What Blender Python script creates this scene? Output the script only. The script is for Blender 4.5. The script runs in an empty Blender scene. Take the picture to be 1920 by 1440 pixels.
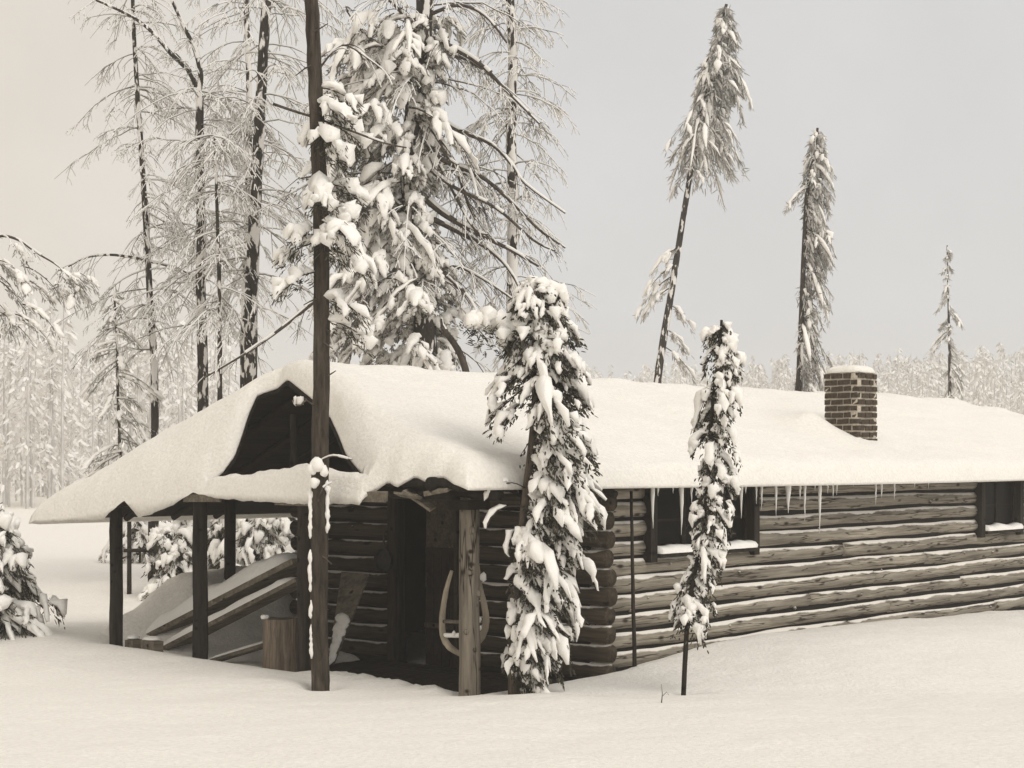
import bpy, math, random
import numpy as np
from mathutils import Vector, Matrix, noise as mnoise

rnd = random.Random(7)
nprng = np.random.default_rng(7)
scene = bpy.context.scene
COL = scene.collection
R = math.radians

# ------------------------------------------------------------------ camera
EYE = 2.34                      # metres above the snow at the porch
FPX = 3174.0                    # focal length in pixels of the 1920 px wide photograph
HORIZON = 860.0
cam_d = bpy.data.cameras.new('camera')
cam_d.sensor_width = 36.0
cam_d.lens = 36.0 * FPX / 1920.0
cam_d.shift_y = (HORIZON - 720.0) / 1920.0
cam_d.clip_start = 0.1
cam_d.clip_end = 3000.0
cam = bpy.data.objects.new('camera', cam_d)
cam.location = (0, 0, EYE)
cam.rotation_euler = (R(90), 0, 0)
COL.objects.link(cam)
scene.camera = cam

# ------------------------------------------------------------------ sky and sun (bright overcast)
SUN_EL, SUN_AZ = 48.0, 140.0     # azimuth clockwise from +Y
world = bpy.data.worlds.new('World')
scene.world = world
world.use_nodes = True
nt = world.node_tree
nt.nodes.clear()
wo = nt.nodes.new('ShaderNodeOutputWorld')
bg = nt.nodes.new('ShaderNodeBackground')
sky = nt.nodes.new('ShaderNodeTexSky')
sky.sky_type = 'NISHITA'
sky.sun_disc = False
sky.sun_elevation = R(SUN_EL)
sky.sun_rotation = R(SUN_AZ)
sky.air_density = 1.0
sky.dust_density = 3.0
hsv = nt.nodes.new('ShaderNodeHueSaturation')
hsv.inputs['Saturation'].default_value = 0.1
mixw = nt.nodes.new('ShaderNodeMix')
mixw.data_type = 'RGBA'
mixw.inputs[0].default_value = 0.86
# even cloud deck, warmer towards the west (left of the view)
wtc = nt.nodes.new('ShaderNodeTexCoord')
wsx = nt.nodes.new('ShaderNodeSeparateXYZ')
nt.links.new(wtc.outputs['Generated'], wsx.inputs[0])
wmr = nt.nodes.new('ShaderNodeMapRange')
wmr.interpolation_type = 'SMOOTHSTEP'
wmr.inputs[1].default_value = -0.33
wmr.inputs[2].default_value = 0.02
nt.links.new(wsx.outputs[0], wmr.inputs[0])
wcm = nt.nodes.new('ShaderNodeMix')
wcm.data_type = 'RGBA'
wcm.inputs[6].default_value = (6.9, 6.3, 5.5, 1)
wcm.inputs[7].default_value = (6.0, 5.98, 5.95, 1)
nt.links.new(wmr.outputs[0], wcm.inputs[0])
# faint unevenness of the cloud deck, everywhere alike
wno = nt.nodes.new('ShaderNodeTexNoise')
wno.inputs['Scale'].default_value = 7.0
wno.inputs['Detail'].default_value = 7.0
wno.inputs['Roughness'].default_value = 0.6
nt.links.new(wtc.outputs['Generated'], wno.inputs['Vector'])
wnr = nt.nodes.new('ShaderNodeMapRange')
wnr.inputs[1].default_value = 0.3
wnr.inputs[2].default_value = 0.7
wnr.inputs[3].default_value = 0.955
wnr.inputs[4].default_value = 1.045
nt.links.new(wno.outputs[0], wnr.inputs[0])
wvm = nt.nodes.new('ShaderNodeVectorMath')
wvm.operation = 'SCALE'
nt.links.new(wcm.outputs[2], wvm.inputs[0])
nt.links.new(wnr.outputs[0], wvm.inputs['Scale'])
nt.links.new(wvm.outputs[0], mixw.inputs[7])
nt.links.new(sky.outputs[0], hsv.inputs['Color'])
nt.links.new(hsv.outputs[0], mixw.inputs[6])
nt.links.new(mixw.outputs[2], bg.inputs['Color'])
bg.inputs['Strength'].default_value = 0.1
nt.links.new(bg.outputs[0], wo.inputs['Surface'])

sun_d = bpy.data.lights.new('sun', 'SUN')
sun_d.energy = 1.4
sun_d.angle = R(42)
sun_d.color = (1.0, 0.95, 0.87)
sun = bpy.data.objects.new('sun', sun_d)
az, el = R(SUN_AZ), R(SUN_EL)
to_sun = Vector((math.sin(az) * math.cos(el), math.cos(az) * math.cos(el), math.sin(el)))
sun.rotation_euler = to_sun.to_track_quat('Z', 'Y').to_euler()
COL.objects.link(sun)

scene.view_settings.view_transform = 'Standard'
scene.view_settings.look = 'None'
scene.view_settings.exposure = 0.24
scene.view_settings.gamma = 1.0
scene.view_settings.use_curve_mapping = False
scene.cycles.max_bounces = 6
scene.cycles.diffuse_bounces = 4
scene.cycles.volume_bounces = 1
scene.cycles.use_denoising = True

# ------------------------------------------------------------------ frames of reference
PX, PY = -0.43, 17.10            # near front corner post of the porch
AX, AY = 0.6655, 0.7464          # along the long wall (s)
BX, BY = -0.7464, 0.6655         # along the porch front (t)
CAB_ROT = math.atan2(AY, AX)


def at(x, y, Y):
    """world point seen at photograph pixel (x, y) at depth Y"""
    return Vector(((x - 960.0) / FPX * Y, Y, EYE + (HORIZON - y) / FPX * Y))


def on_s(x, y, s):
    """cabin point (s, t, z) on the plane s = const"""
    k = (x - 960.0) / FPX
    x0, y0 = PX + s * AX, PY + s * AY
    t = (k * y0 - x0) / (BX - k * BY)
    Y = y0 + t * BY
    return Vector((s, t, EYE + (HORIZON - y) / FPX * Y))


def on_t(x, y, t):
    k = (x - 960.0) / FPX
    x0, y0 = PX + t * BX, PY + t * BY
    s = (k * y0 - x0) / (AX - k * AY)
    Y = y0 + s * AY
    return Vector((s, t, EYE + (HORIZON - y) / FPX * Y))


def c2w(s, t, z):
    return Vector((PX + s * AX + t * BX, PY + s * AY + t * BY, z))


def fbm(x, y, z=0.0, o=4):
    return mnoise.fractal(Vector((x, y, z)), 0.9, 2.0, o)


# ------------------------------------------------------------------ materials
def new_mat(name):
    m = bpy.data.materials.new(name)
    m.use_nodes = True
    n = m.node_tree
    b = n.nodes['Principled BSDF']
    return m, n, b


def N(n, t, **kw):
    d = n.nodes.new(t)
    for k, v in kw.items():
        setattr(d, k, v)
    return d


def snow_material(name, col, bump=0.35, scale=38.0, grain=0.06):
    m, n, b = new_mat(name)
    tc = N(n, 'ShaderNodeTexCoord')
    no = N(n, 'ShaderNodeTexNoise')
    no.inputs['Scale'].default_value = scale
    no.inputs['Detail'].default_value = 6
    no.inputs['Roughness'].default_value = 0.65
    n2 = N(n, 'ShaderNodeTexNoise')
    n2.inputs['Scale'].default_value = 2.2
    n2.inputs['Detail'].default_value = 5
    geo = N(n, 'ShaderNodeNewGeometry')
    n.links.new(geo.outputs['Position'], no.inputs['Vector'])
    n.links.new(geo.outputs['Position'], n2.inputs['Vector'])
    rp = N(n, 'ShaderNodeValToRGB')
    rp.color_ramp.elements[0].position = 0.3
    rp.color_ramp.elements[1].position = 0.72
    rp.color_ramp.elements[0].color = tuple(c * (1 - grain) for c in col) + (1,)
    rp.color_ramp.elements[1].color = tuple(min(0.95, c * (1 + grain * 0.6)) for c in col) + (1,)
    n.links.new(no.outputs[0], rp.inputs[0])
    n.links.new(rp.outputs[0], b.inputs['Base Color'])
    ad = N(n, 'ShaderNodeMath', operation='MULTIPLY_ADD')
    n.links.new(n2.outputs[0], ad.inputs[0])
    ad.inputs[1].default_value = 2.6
    n.links.new(no.outputs[0], ad.inputs[2])
    bp = N(n, 'ShaderNodeBump')
    bp.inputs['Strength'].default_value = bump
    bp.inputs['Distance'].default_value = 0.035
    n.links.new(ad.outputs[0], bp.inputs['Height'])
    n.links.new(bp.outputs[0], b.inputs['Normal'])
    b.inputs['Roughness'].default_value = 0.75
    b.inputs['Specular IOR Level'].default_value = 0.2
    return m


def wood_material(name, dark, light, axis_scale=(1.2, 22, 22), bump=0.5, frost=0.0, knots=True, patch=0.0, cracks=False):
    """weathered timber with grain along local X (generated per object); frost = snow dust on upward faces"""
    m, n, b = new_mat(name)
    tc = N(n, 'ShaderNodeTexCoord')
    mp = N(n, 'ShaderNodeMapping')
    mp.inputs['Scale'].default_value = axis_scale
    oi = N(n, 'ShaderNodeObjectInfo')
    cb = N(n, 'ShaderNodeCombineXYZ')
    mu = N(n, 'ShaderNodeMath', operation='MULTIPLY')
    mu.inputs[1].default_value = 57.0
    n.links.new(oi.outputs['Random'], mu.inputs[0])
    for i in range(3):
        n.links.new(mu.outputs[0], cb.inputs[i])
    n.links.new(cb.outputs[0], mp.inputs['Location'])
    n.links.new(tc.outputs['Object'], mp.inputs['Vector'])
    no = N(n, 'ShaderNodeTexNoise')
    no.inputs['Scale'].default_value = 1.0
    no.inputs['Detail'].default_value = 8
    no.inputs['Roughness'].default_value = 0.7
    no.inputs['Distortion'].default_value = 0.4
    n.links.new(mp.outputs[0], no.inputs['Vector'])
    rp = N(n, 'ShaderNodeValToRGB')
    rp.color_ramp.elements[0].position = 0.3
    rp.color_ramp.elements[1].position = 0.7
    rp.color_ramp.elements[0].color = dark + (1,)
    rp.color_ramp.elements[1].color = light + (1,)
    n.links.new(no.outputs[0], rp.inputs[0])
    col = rp.outputs[0]
    # blotchy weathering
    n2 = N(n, 'ShaderNodeTexNoise')
    n2.inputs['Scale'].default_value = 3.0
    n2.inputs['Detail'].default_value = 4
    n.links.new(mp.outputs[0], n2.inputs['Vector'])
    n2.inputs['Scale'].default_value = 0.33
    hs = N(n, 'ShaderNodeHueSaturation')
    mr = N(n, 'ShaderNodeMapRange')
    mr.inputs[1].default_value = 0.3
    mr.inputs[2].default_value = 0.7
    mr.inputs[3].default_value = 0.62
    mr.inputs[4].default_value = 1.3
    n.links.new(n2.outputs[0], mr.inputs[0])
    n.links.new(mr.outputs[0], hs.inputs['Value'])
    n.links.new(col, hs.inputs['Color'])
    col = hs.outputs[0]
    if cracks:
        mc = N(n, 'ShaderNodeMapping')
        mc.inputs['Scale'].default_value = tuple(v * k for v, k in zip(axis_scale, (0.55, 0.55, 0.55)))
        n.links.new(cb.outputs[0], mc.inputs['Location'])
        n.links.new(tc.outputs['Object'], mc.inputs['Vector'])
        nc_ = N(n, 'ShaderNodeTexNoise')
        nc_.inputs['Scale'].default_value = 1.0
        nc_.inputs['Detail'].default_value = 3
        n.links.new(mc.outputs[0], nc_.inputs['Vector'])
        sb = N(n, 'ShaderNodeMath', operation='SUBTRACT')
        sb.inputs[1].default_value = 0.5
        n.links.new(nc_.outputs[0], sb.inputs[0])
        ab = N(n, 'ShaderNodeMath', operation='ABSOLUTE')
        n.links.new(sb.outputs[0], ab.inputs[0])
        cr = N(n, 'ShaderNodeMapRange')
        cr.inputs[1].default_value = 0.004
        cr.inputs[2].default_value = 0.022
        n.links.new(ab.outputs[0], cr.inputs[0])
        mk = N(n, 'ShaderNodeMix', data_type='RGBA')
        mk.inputs[6].default_value = (dark[0] * 0.3, dark[1] * 0.28, dark[2] * 0.25, 1)
        n.links.new(cr.outputs[0], mk.inputs[0])
        n.links.new(col, mk.inputs[7])
        col = mk.outputs[2]
    if knots:
        vo = N(n, 'ShaderNodeTexVoronoi')
        mp2 = N(n, 'ShaderNodeMapping')
        mp2.inputs['Scale'].default_value = (2.6, 6.5, 6.5)
        n.links.new(cb.outputs[0], mp2.inputs['Location'])
        n.links.new(tc.outputs['Object'], mp2.inputs['Vector'])
        n.links.new(mp2.outputs[0], vo.inputs['Vector'])
        vo.inputs['Scale'].default_value = 1.0
        kr = N(n, 'ShaderNodeMapRange')
        kr.inputs[1].default_value = 0.08
        kr.inputs[2].default_value = 0.2
        n.links.new(vo.outputs['Distance'], kr.inputs[0])
        mk = N(n, 'ShaderNodeMix', data_type='RGBA')
        mk.inputs[6].default_value = (dark[0] * 0.25, dark[1] * 0.22, dark[2] * 0.2, 1)
        n.links.new(kr.outputs[0], mk.inputs[0])
        n.links.new(col, mk.inputs[7])
        col = mk.outputs[2]
    if frost > 0:
        geo = N(n, 'ShaderNodeNewGeometry')
        sx = N(n, 'ShaderNodeSeparateXYZ')
        n.links.new(geo.outputs['Normal'], sx.inputs[0])
        n3 = N(n, 'ShaderNodeTexNoise')
        n3.inputs['Scale'].default_value = 2.5
        n3.inputs['Detail'].default_value = 6
        n.links.new(geo.outputs['Position'], n3.inputs['Vector'])
        a = N(n, 'ShaderNodeMath', operation='MULTIPLY_ADD')
        a.inputs[1].default_value = 0.9
        n.links.new(n3.outputs[0], a.inputs[0])
        n.links.new(sx.outputs[2], a.inputs[2])
        fr = N(n, 'ShaderNodeMapRange')
        fr.inputs[1].default_value = 1.34 - frost
        fr.inputs[2].default_value = 1.46 - frost
        n.links.new(a.outputs[0], fr.inputs[0])
        mf = N(n, 'ShaderNodeMix', data_type='RGBA')
        mf.inputs[7].default_value = (0.78, 0.74, 0.68, 1)
        n.links.new(fr.outputs[0], mf.inputs[0])
        n.links.new(col, mf.inputs[6])
        col = mf.outputs[2]
    if patch > 0:          # wind-plastered snow stuck to bark, patchy
        geo = N(n, 'ShaderNodeNewGeometry')
        n4 = N(n, 'ShaderNodeTexNoise')
        mp4 = N(n, 'ShaderNodeMapping')
        mp4.inputs['Scale'].default_value = (9, 9, 3.2)
        n.links.new(geo.outputs['Position'], mp4.inputs['Vector'])
        n.links.new(mp4.outputs[0], n4.inputs['Vector'])
        n4.inputs['Scale'].default_value = 1.0
        n4.inputs['Detail'].default_value = 5
        fr = N(n, 'ShaderNodeMapRange')
        fr.inputs[1].default_value = 0.86 - patch
        fr.inputs[2].default_value = 0.90 - patch
        n.links.new(n4.outputs[0], fr.inputs[0])
        mf = N(n, 'ShaderNodeMix', data_type='RGBA')
        mf.inputs[7].default_value = (0.78, 0.75, 0.71, 1)
        n.links.new(fr.outputs[0], mf.inputs[0])
        n.links.new(col, mf.inputs[6])
        col = mf.outputs[2]
    n.links.new(col, b.inputs['Base Color'])
    bp = N(n, 'ShaderNodeBump')
    bp.inputs['Strength'].default_value = bump
    bp.inputs['Distance'].default_value = 0.012
    n.links.new(no.outputs[0], bp.inputs['Height'])
    n.links.new(bp.outputs[0], b.inputs['Normal'])
    b.inputs['Roughness'].default_value = 0.85
    b.inputs['Specular IOR Level'].default_value = 0.15
    return m


def plain_material(name, c0, c1, scale=12.0, rough=0.8, spec=0.2, bump=0.2):
    m, n, b = new_mat(name)
    geo = N(n, 'ShaderNodeNewGeometry')
    no = N(n, 'ShaderNodeTexNoise')
    no.inputs['Scale'].default_value = scale
    no.inputs['Detail'].default_value = 5
    n.links.new(geo.outputs['Position'], no.inputs['Vector'])
    rp = N(n, 'ShaderNodeValToRGB')
    rp.color_ramp.elements[0].position = 0.32
    rp.color_ramp.elements[1].position = 0.7
    rp.color_ramp.elements[0].color = c0 + (1,)
    rp.color_ramp.elements[1].color = c1 + (1,)
    n.links.new(no.outputs[0], rp.inputs[0])
    n.links.new(rp.outputs[0], b.inputs['Base Color'])
    bp = N(n, 'ShaderNodeBump')
    bp.inputs['Strength'].default_value = bump
    bp.inputs['Distance'].default_value = 0.01
    n.links.new(no.outputs[0], bp.inputs['Height'])
    n.links.new(bp.outputs[0], b.inputs['Normal'])
    b.inputs['Roughness'].default_value = rough
    b.inputs['Specular IOR Level'].default_value = spec
    return m


SNOW_COL = (0.88, 0.845, 0.785)
M = {}
M['snow'] = snow_material('snow_ground', SNOW_COL, 0.6, 24.0, 0.12)
M['roof_snow'] = snow_material('snow_roof', SNOW_COL, 0.55, 26.0, 0.11)
M['clump'] = snow_material('snow_clump', (0.91, 0.885, 0.84), 0.3, 30.0, 0.05)
M['rime'] = snow_material('rime', (0.80, 0.78, 0.75), 0.2, 30.0, 0.05)
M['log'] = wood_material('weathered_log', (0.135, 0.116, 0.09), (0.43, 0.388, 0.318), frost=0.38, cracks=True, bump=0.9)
M['porch_shade_log'] = wood_material('shade_darkened_log', (0.02, 0.0155, 0.011), (0.095, 0.075, 0.052), frost=0.2)  # darker copy of the wall logs, porch shade painted into the colour
M['post'] = wood_material('bark_post', (0.009, 0.0075, 0.006), (0.05, 0.041, 0.032), axis_scale=(14, 14, 1.6))
M['pale_post'] = wood_material('peeled_post', (0.08, 0.07, 0.056), (0.25, 0.217, 0.172), axis_scale=(14, 14, 1.3), cracks=True, bump=0.8)
M['dim_board'] = wood_material('dim_board', (0.02, 0.016, 0.012), (0.10, 0.08, 0.058), axis_scale=(1.5, 30, 30))
M['bent_wood'] = wood_material('bent_wood', (0.22, 0.19, 0.145), (0.46, 0.40, 0.31), axis_scale=(9, 9, 3), knots=False)
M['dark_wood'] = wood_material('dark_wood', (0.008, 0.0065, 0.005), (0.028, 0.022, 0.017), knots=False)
M['board'] = wood_material('grey_board', (0.085, 0.073, 0.056), (0.23, 0.20, 0.155), axis_scale=(1.5, 30, 30))
M['bark'] = wood_material('pine_bark', (0.022, 0.018, 0.015), (0.085, 0.07, 0.056), axis_scale=(16, 16, 5), knots=False, bump=0.9)
M['bark_snow'] = wood_material('snow_plastered_bark', (0.02, 0.017, 0.014), (0.07, 0.06, 0.05), axis_scale=(16, 16, 5), knots=False, patch=0.33)
M['bark_snow2'] = wood_material('heavily_plastered_bark', (0.02, 0.017, 0.014), (0.07, 0.06, 0.05), axis_scale=(16, 16, 5), knots=False, patch=0.40)
M['twig'] = plain_material('twig', (0.035, 0.029, 0.024), (0.11, 0.09, 0.075), 20.0)
M['frosted_twig'] = plain_material('frosted_twig', (0.10, 0.092, 0.083), (0.42, 0.40, 0.37), 6.0)
M['needle'] = plain_material('needles', (0.025, 0.024, 0.018), (0.085, 0.078, 0.058), 16.0)
M['frosted_needle'] = plain_material('frosted_needles', (0.17, 0.16, 0.145), (0.55, 0.53, 0.50), 5.0)
M['mid_needle'] = plain_material('rimed_needles', (0.06, 0.055, 0.047), (0.40, 0.375, 0.34), 8.0)
M['far_needle'] = plain_material('far_hazed_rimed_needles', (0.46, 0.445, 0.42), (0.74, 0.72, 0.69), 1.5)  # rimed needles, paled further so the colour stands in for distance haze
M['pale_needle'] = plain_material('pale_needles', (0.27, 0.26, 0.245), (0.72, 0.70, 0.67), 3.5)
M['spruce_bark'] = wood_material('spruce_bark', (0.035, 0.028, 0.022), (0.13, 0.105, 0.08), axis_scale=(20, 20, 3.0), knots=False, bump=0.9)
M['tall_bark'] = wood_material('tall_pine_bark', (0.014, 0.0115, 0.009), (0.10, 0.082, 0.063), axis_scale=(22, 22, 3.5), knots=False, bump=1.0)
M['brick'] = plain_material('old_brick', (0.035, 0.026, 0.018), (0.095, 0.07, 0.05), 30.0, 0.9, 0.15, 0.5)
M['mortar'] = plain_material('mortar', (0.40, 0.36, 0.29), (0.60, 0.54, 0.45), 40.0, 0.9, 0.1, 0.4)
M['glass'] = plain_material('window_glass', (0.004, 0.0035, 0.003), (0.008, 0.007, 0.006), 3.0, 0.3, 0.03, 0.02)
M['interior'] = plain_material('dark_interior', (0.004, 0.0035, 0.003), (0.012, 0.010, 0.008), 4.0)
M['iron'] = plain_material('black_iron', (0.012, 0.011, 0.010), (0.03, 0.028, 0.025), 20.0, 0.6, 0.3)
mi, ni, bi = new_mat('ice')
bi.inputs['Base Color'].default_value = (0.80, 0.78, 0.74, 1)
bi.inputs['Roughness'].default_value = 0.18
bi.inputs['Transmission Weight'].default_value = 0.25
bi.inputs['IOR'].default_value = 1.31
M['ice'] = mi


# ------------------------------------------------------------------ mesh helpers
class MB:
    """collects geometry; build() links it as one mesh object"""

    def __init__(self):
        self.v = []
        self.nv = 0
        self.f = []          # list of (k, array(n,k), mat)

    def add(self, verts, faces, mat=0):
        verts = np.asarray(verts, dtype=np.float64).reshape(-1, 3)
        faces = np.asarray(faces, dtype=np.int64)
        self.v.append(verts)
        self.f.append((faces.shape[1], faces + self.nv, mat))
        self.nv += len(verts)

    def tube(self, pts, rad, sides=6, mat=0, cap=True, wob=0.0):
        pts = np.asarray([tuple(p) for p in pts], dtype=np.float64)
        n = len(pts)
        rad = np.broadcast_to(np.asarray(rad, dtype=np.float64), (n,))
        tg = np.gradient(pts, axis=0)
        tg /= (np.linalg.norm(tg, axis=1, keepdims=True) + 1e-9)
        up = np.array([0.0, 0.0, 1.0]) if abs(tg[0][2]) < 0.9 else np.array([1.0, 0.0, 0.0])
        s1 = np.cross(tg, up)
        s1 /= (np.linalg.norm(s1, axis=1, keepdims=True) + 1e-9)
        s2 = np.cross(s1, tg)
        a = np.arange(sides) * 2 * math.pi / sides
        rr = rad[:, None]
        if wob:
            rr = rr * (1 + wob * (nprng.random((n, sides)) - 0.5) * 2)
        else:
            rr = np.repeat(rr, sides, axis=1)
        V = pts[:, None, :] + rr[:, :, None] * (np.cos(a)[None, :, None] * s1[:, None, :] + np.sin(a)[None, :, None] * s2[:, None, :])
        i = np.arange(n - 1)[:, None] * sides
        j = np.arange(sides)[None, :]
        j2 = (j + 1) % sides
        F = np.stack([i + j, i + j2, i + sides + j2, i + sides + j], axis=-1).reshape(-1, 4)
        self.add(V.reshape(-1, 3), F, mat)
        if cap:
            base = self.nv - n * sides
            for k, flip in ((0, True), (n - 1, False)):
                idx = np.arange(sides) + base + k * sides
                if flip:
                    idx = idx[::-1]
                self.f.append((sides, idx[None, :], mat))

    def box(self, lo, hi, mat=0, jit=0.0, mtx=None):
        x0, y0, z0 = lo
        x1, y1, z1 = hi
        v = np.array([(x0, y0, z0), (x1, y0, z0), (x1, y1, z0), (x0, y1, z0), (x0, y0, z1), (x1, y0, z1), (x1, y1, z1), (x0, y1, z1)], dtype=float)
        if jit:
            v += (nprng.random(v.shape) - 0.5) * 2 * jit
        if mtx is not None:
            v = np.array([tuple(mtx @ Vector(p)) for p in v])
        self.add(v, [(0, 3, 2, 1), (4, 5, 6, 7), (0, 1, 5, 4), (1, 2, 6, 5), (2, 3, 7, 6), (3, 0, 4, 7)], mat)

    def blob(self, c, ax, seed=0.0, nu=8, nvv=5, lump=0.25, mat=0, flat=0.0, rough=0.0, rfreq=0.07):
        """lumpy ellipsoid; ax = 3x3 array, rows are the semi-axis vectors"""
        ax = np.asarray(ax, dtype=float)
        th = np.linspace(0, math.pi, nvv + 2)[1:-1]
        ph = np.arange(nu) * 2 * math.pi / nu
        T, Pp = np.meshgrid(th, ph, indexing='ij')
        u = np.stack([np.cos(T), np.sin(T) * np.cos(Pp), np.sin(T) * np.sin(Pp)], axis=-1).reshape(-1, 3)
        u = np.vstack([u, [[1, 0, 0], [-1, 0, 0]]])
        w = 1 + lump * (np.sin(u[:, 0] * 3.1 + seed) * np.cos(u[:, 1] * 2.7 + seed * 1.7) + 0.6 * np.sin(u[:, 2] * 4.3 + seed * 2.3) + 0.4 * np.sin(u[:, 0] * 6.1 + u[:, 1] * 5.0 + seed * 3.1))
        if flat:
            u = u.copy()
            u[:, 2] = np.where(u[:, 2] < 0, u[:, 2] * (1 - flat), u[:, 2])
        V = (u * w[:, None]) @ ax
        if rough:
            V = V + np.array([tuple(mnoise.noise_vector(Vector(p) / rfreq + Vector((seed * 3.7, seed, -seed)))) for p in V]) * rough
        V = np.asarray(c) + V
        F = []
        i = np.arange(nvv - 1)[:, None] * nu
        j = np.arange(nu)[None, :]
        j2 = (j + 1) % nu
        F = np.stack([i + j, i + nu + j, i + nu + j2, i + j2], axis=-1).reshape(-1, 4)
        b0 = self.nv
        self.add(V, F, mat)
        m = nu * nvv
        jj = np.arange(nu)
        self.f.append((3, np.stack([np.full(nu, m), jj, (jj + 1) % nu], -1) + b0, mat))
        last = (nvv - 1) * nu
        self.f.append((3, np.stack([np.full(nu, m + 1), last + (jj + 1) % nu, last + jj], -1) + b0, mat))

    def slivers(self, c, d, L, W, mat=0):
        """n thin leaf faces: centres c (n,3), directions d (n,3), lengths, widths"""
        n = len(c)
        if n == 0:
            return
        d = d / (np.linalg.norm(d, axis=1, keepdims=True) + 1e-9)
        r = nprng.normal(size=(n, 3))
        s = np.cross(d, r)
        s /= (np.linalg.norm(s, axis=1, keepdims=True) + 1e-9)
        L = np.broadcast_to(L, (n,))[:, None]
        W = np.broadcast_to(W, (n,))[:, None]
        V = np.stack([c - s * W * 0.4, c + s * W * 0.4, c + d * L * 0.6 + s * W * 0.5, c + d * L, c + d * L * 0.55 - s * W * 0.5], axis=1)
        F = np.arange(n * 5).reshape(n, 5)
        self.add(V.reshape(-1, 3), F, mat)

    def mesh(self, name, mats, smooth=True):
        me = bpy.data.meshes.new(name)
        V = np.vstack(self.v)
        me.vertices.add(len(V))
        me.vertices.foreach_set('co', V.astype(np.float32).ravel())
        tot = np.concatenate([np.full(len(f), k, dtype=np.int32) for k, f, m in self.f])
        idx = np.concatenate([f.ravel() for k, f, m in self.f]).astype(np.int32)
        mi_ = np.concatenate([np.full(len(f), m, dtype=np.int32) for k, f, m in self.f])
        me.loops.add(len(idx))
        me.loops.foreach_set('vertex_index', idx)
        me.polygons.add(len(tot))
        st = np.concatenate([[0], np.cumsum(tot)[:-1]]).astype(np.int32)
        me.polygons.foreach_set('loop_start', st)
        me.polygons.foreach_set('loop_total', tot)
        me.polygons.foreach_set('material_index', mi_)
        me.polygons.foreach_set('use_smooth', np.full(len(tot), smooth))
        for m in (mats if isinstance(mats, (list, tuple)) else [mats]):
            me.materials.append(m)
        me.update(calc_edges=True)
        me.validate()
        return me

    def build(self, name, mats, parent=None, smooth=True, loc=None, rot=None):
        o = bpy.data.objects.new(name, self.mesh(name, mats, smooth))
        COL.objects.link(o)
        if parent is not None:
            o.parent = parent
        if loc is not None:
            o.location = loc
        if rot is not None:
            o.rotation_euler = rot
        return o


def tag(o, label=None, cat=None, group=None, kind=None):
    if label:
        o['label'] = label
    if cat:
        o['category'] = cat
    if group:
        o['group'] = group
    if kind:
        o['kind'] = kind
    return o


def empty(name, loc, rz=0.0, label=None, cat=None, group=None):
    o = bpy.data.objects.new(name, None)
    o.empty_display_size = 0.3
    COL.objects.link(o)
    o.location = loc
    o.rotation_euler = (0, 0, rz)
    return tag(o, label, cat, group)


def relative(mb, origin):
    mb.v = [v - np.asarray(origin) for v in mb.v]
    return mb


def smoothstep(a, b, x):
    u = np.clip((np.asarray(x, dtype=float) - a) / (b - a), 0, 1)
    return u * u * (3 - 2 * u)


# ------------------------------------------------------------------ snow-covered ground
T1_BASE = at(602, 1278, 17.35)        # the tall dark trunk in front of the porch


def ground_z(X, Y):
    X = np.asarray(X, dtype=float)
    Y = np.asarray(Y, dtype=float)
    dx, dy = X - PX, Y - PY
    s = dx * AX + dy * AY
    t = dx * BX + dy * BY
    z = np.clip((17.4 - Y), 0, 30) * 0.056
    z = z * smoothstep(-0.2, 1.6, 17.4 - Y) + 0.0
    # bank of snow against the long wall
    zb = np.interp(s, [1.0, 2.2, 3.2, 4.75, 7.5, 10, 12.7, 20], [-0.02, 0.0, 0.10, 0.23, 0.17, 0.1, 0.0, 0.0])
    wb = smoothstep(-4.5, -0.4, t) * smoothstep(0.8, 2.4, s)
    z = z * (1 - wb) + zb * wb
    # hollow under the porch roof and cabin
    inside = smoothstep(-0.4, 1.1, s) * smoothstep(-0.3, 0.1, t) * (1 - smoothstep(6.2, 6.9, t)) * (1 - smoothstep(20, 20.6, s))
    z = z - 0.24 * inside
    # soft swell left of the porch, wells round the two near trunks
    z = z + 0.10 * np.exp(-(((X + 6.3) / 2.2) ** 2 + ((Y - 22.5) / 2.0) ** 2))
    z = z + 0.07 * np.exp(-(((X + 2.9) / 1.2) ** 2 + ((Y - 17.3) / 0.9) ** 2))
    z = z - 0.16 * np.exp(-(((X - T1_BASE.x) / 0.16) ** 2 + ((Y - T1_BASE.y) / 0.25) ** 2))
    z = z + 0.045 * np.exp(-((s + 0.55) / 0.4) ** 2) * smoothstep(2.25, 2.7, t) * (1 - smoothstep(6.5, 8.5, t))
    for (ps, pt) in ((0, 0), (0, 4.36), (0, 6.04)):
        z = z - 0.06 * np.exp(-(((s - ps + 0.05) / 0.17) ** 2 + ((t - pt) / 0.17) ** 2))
    for (wx, wy) in ((0.025, 16.9), (1.71, 16.9)):
        z = z - 0.05 * np.exp(-(((X - wx) / 0.15) ** 2 + ((Y - wy) / 0.2) ** 2))
    # far land climbs a little
    z = z + np.clip(Y - 45, 0, 1000) * 0.004
    return z


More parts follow.
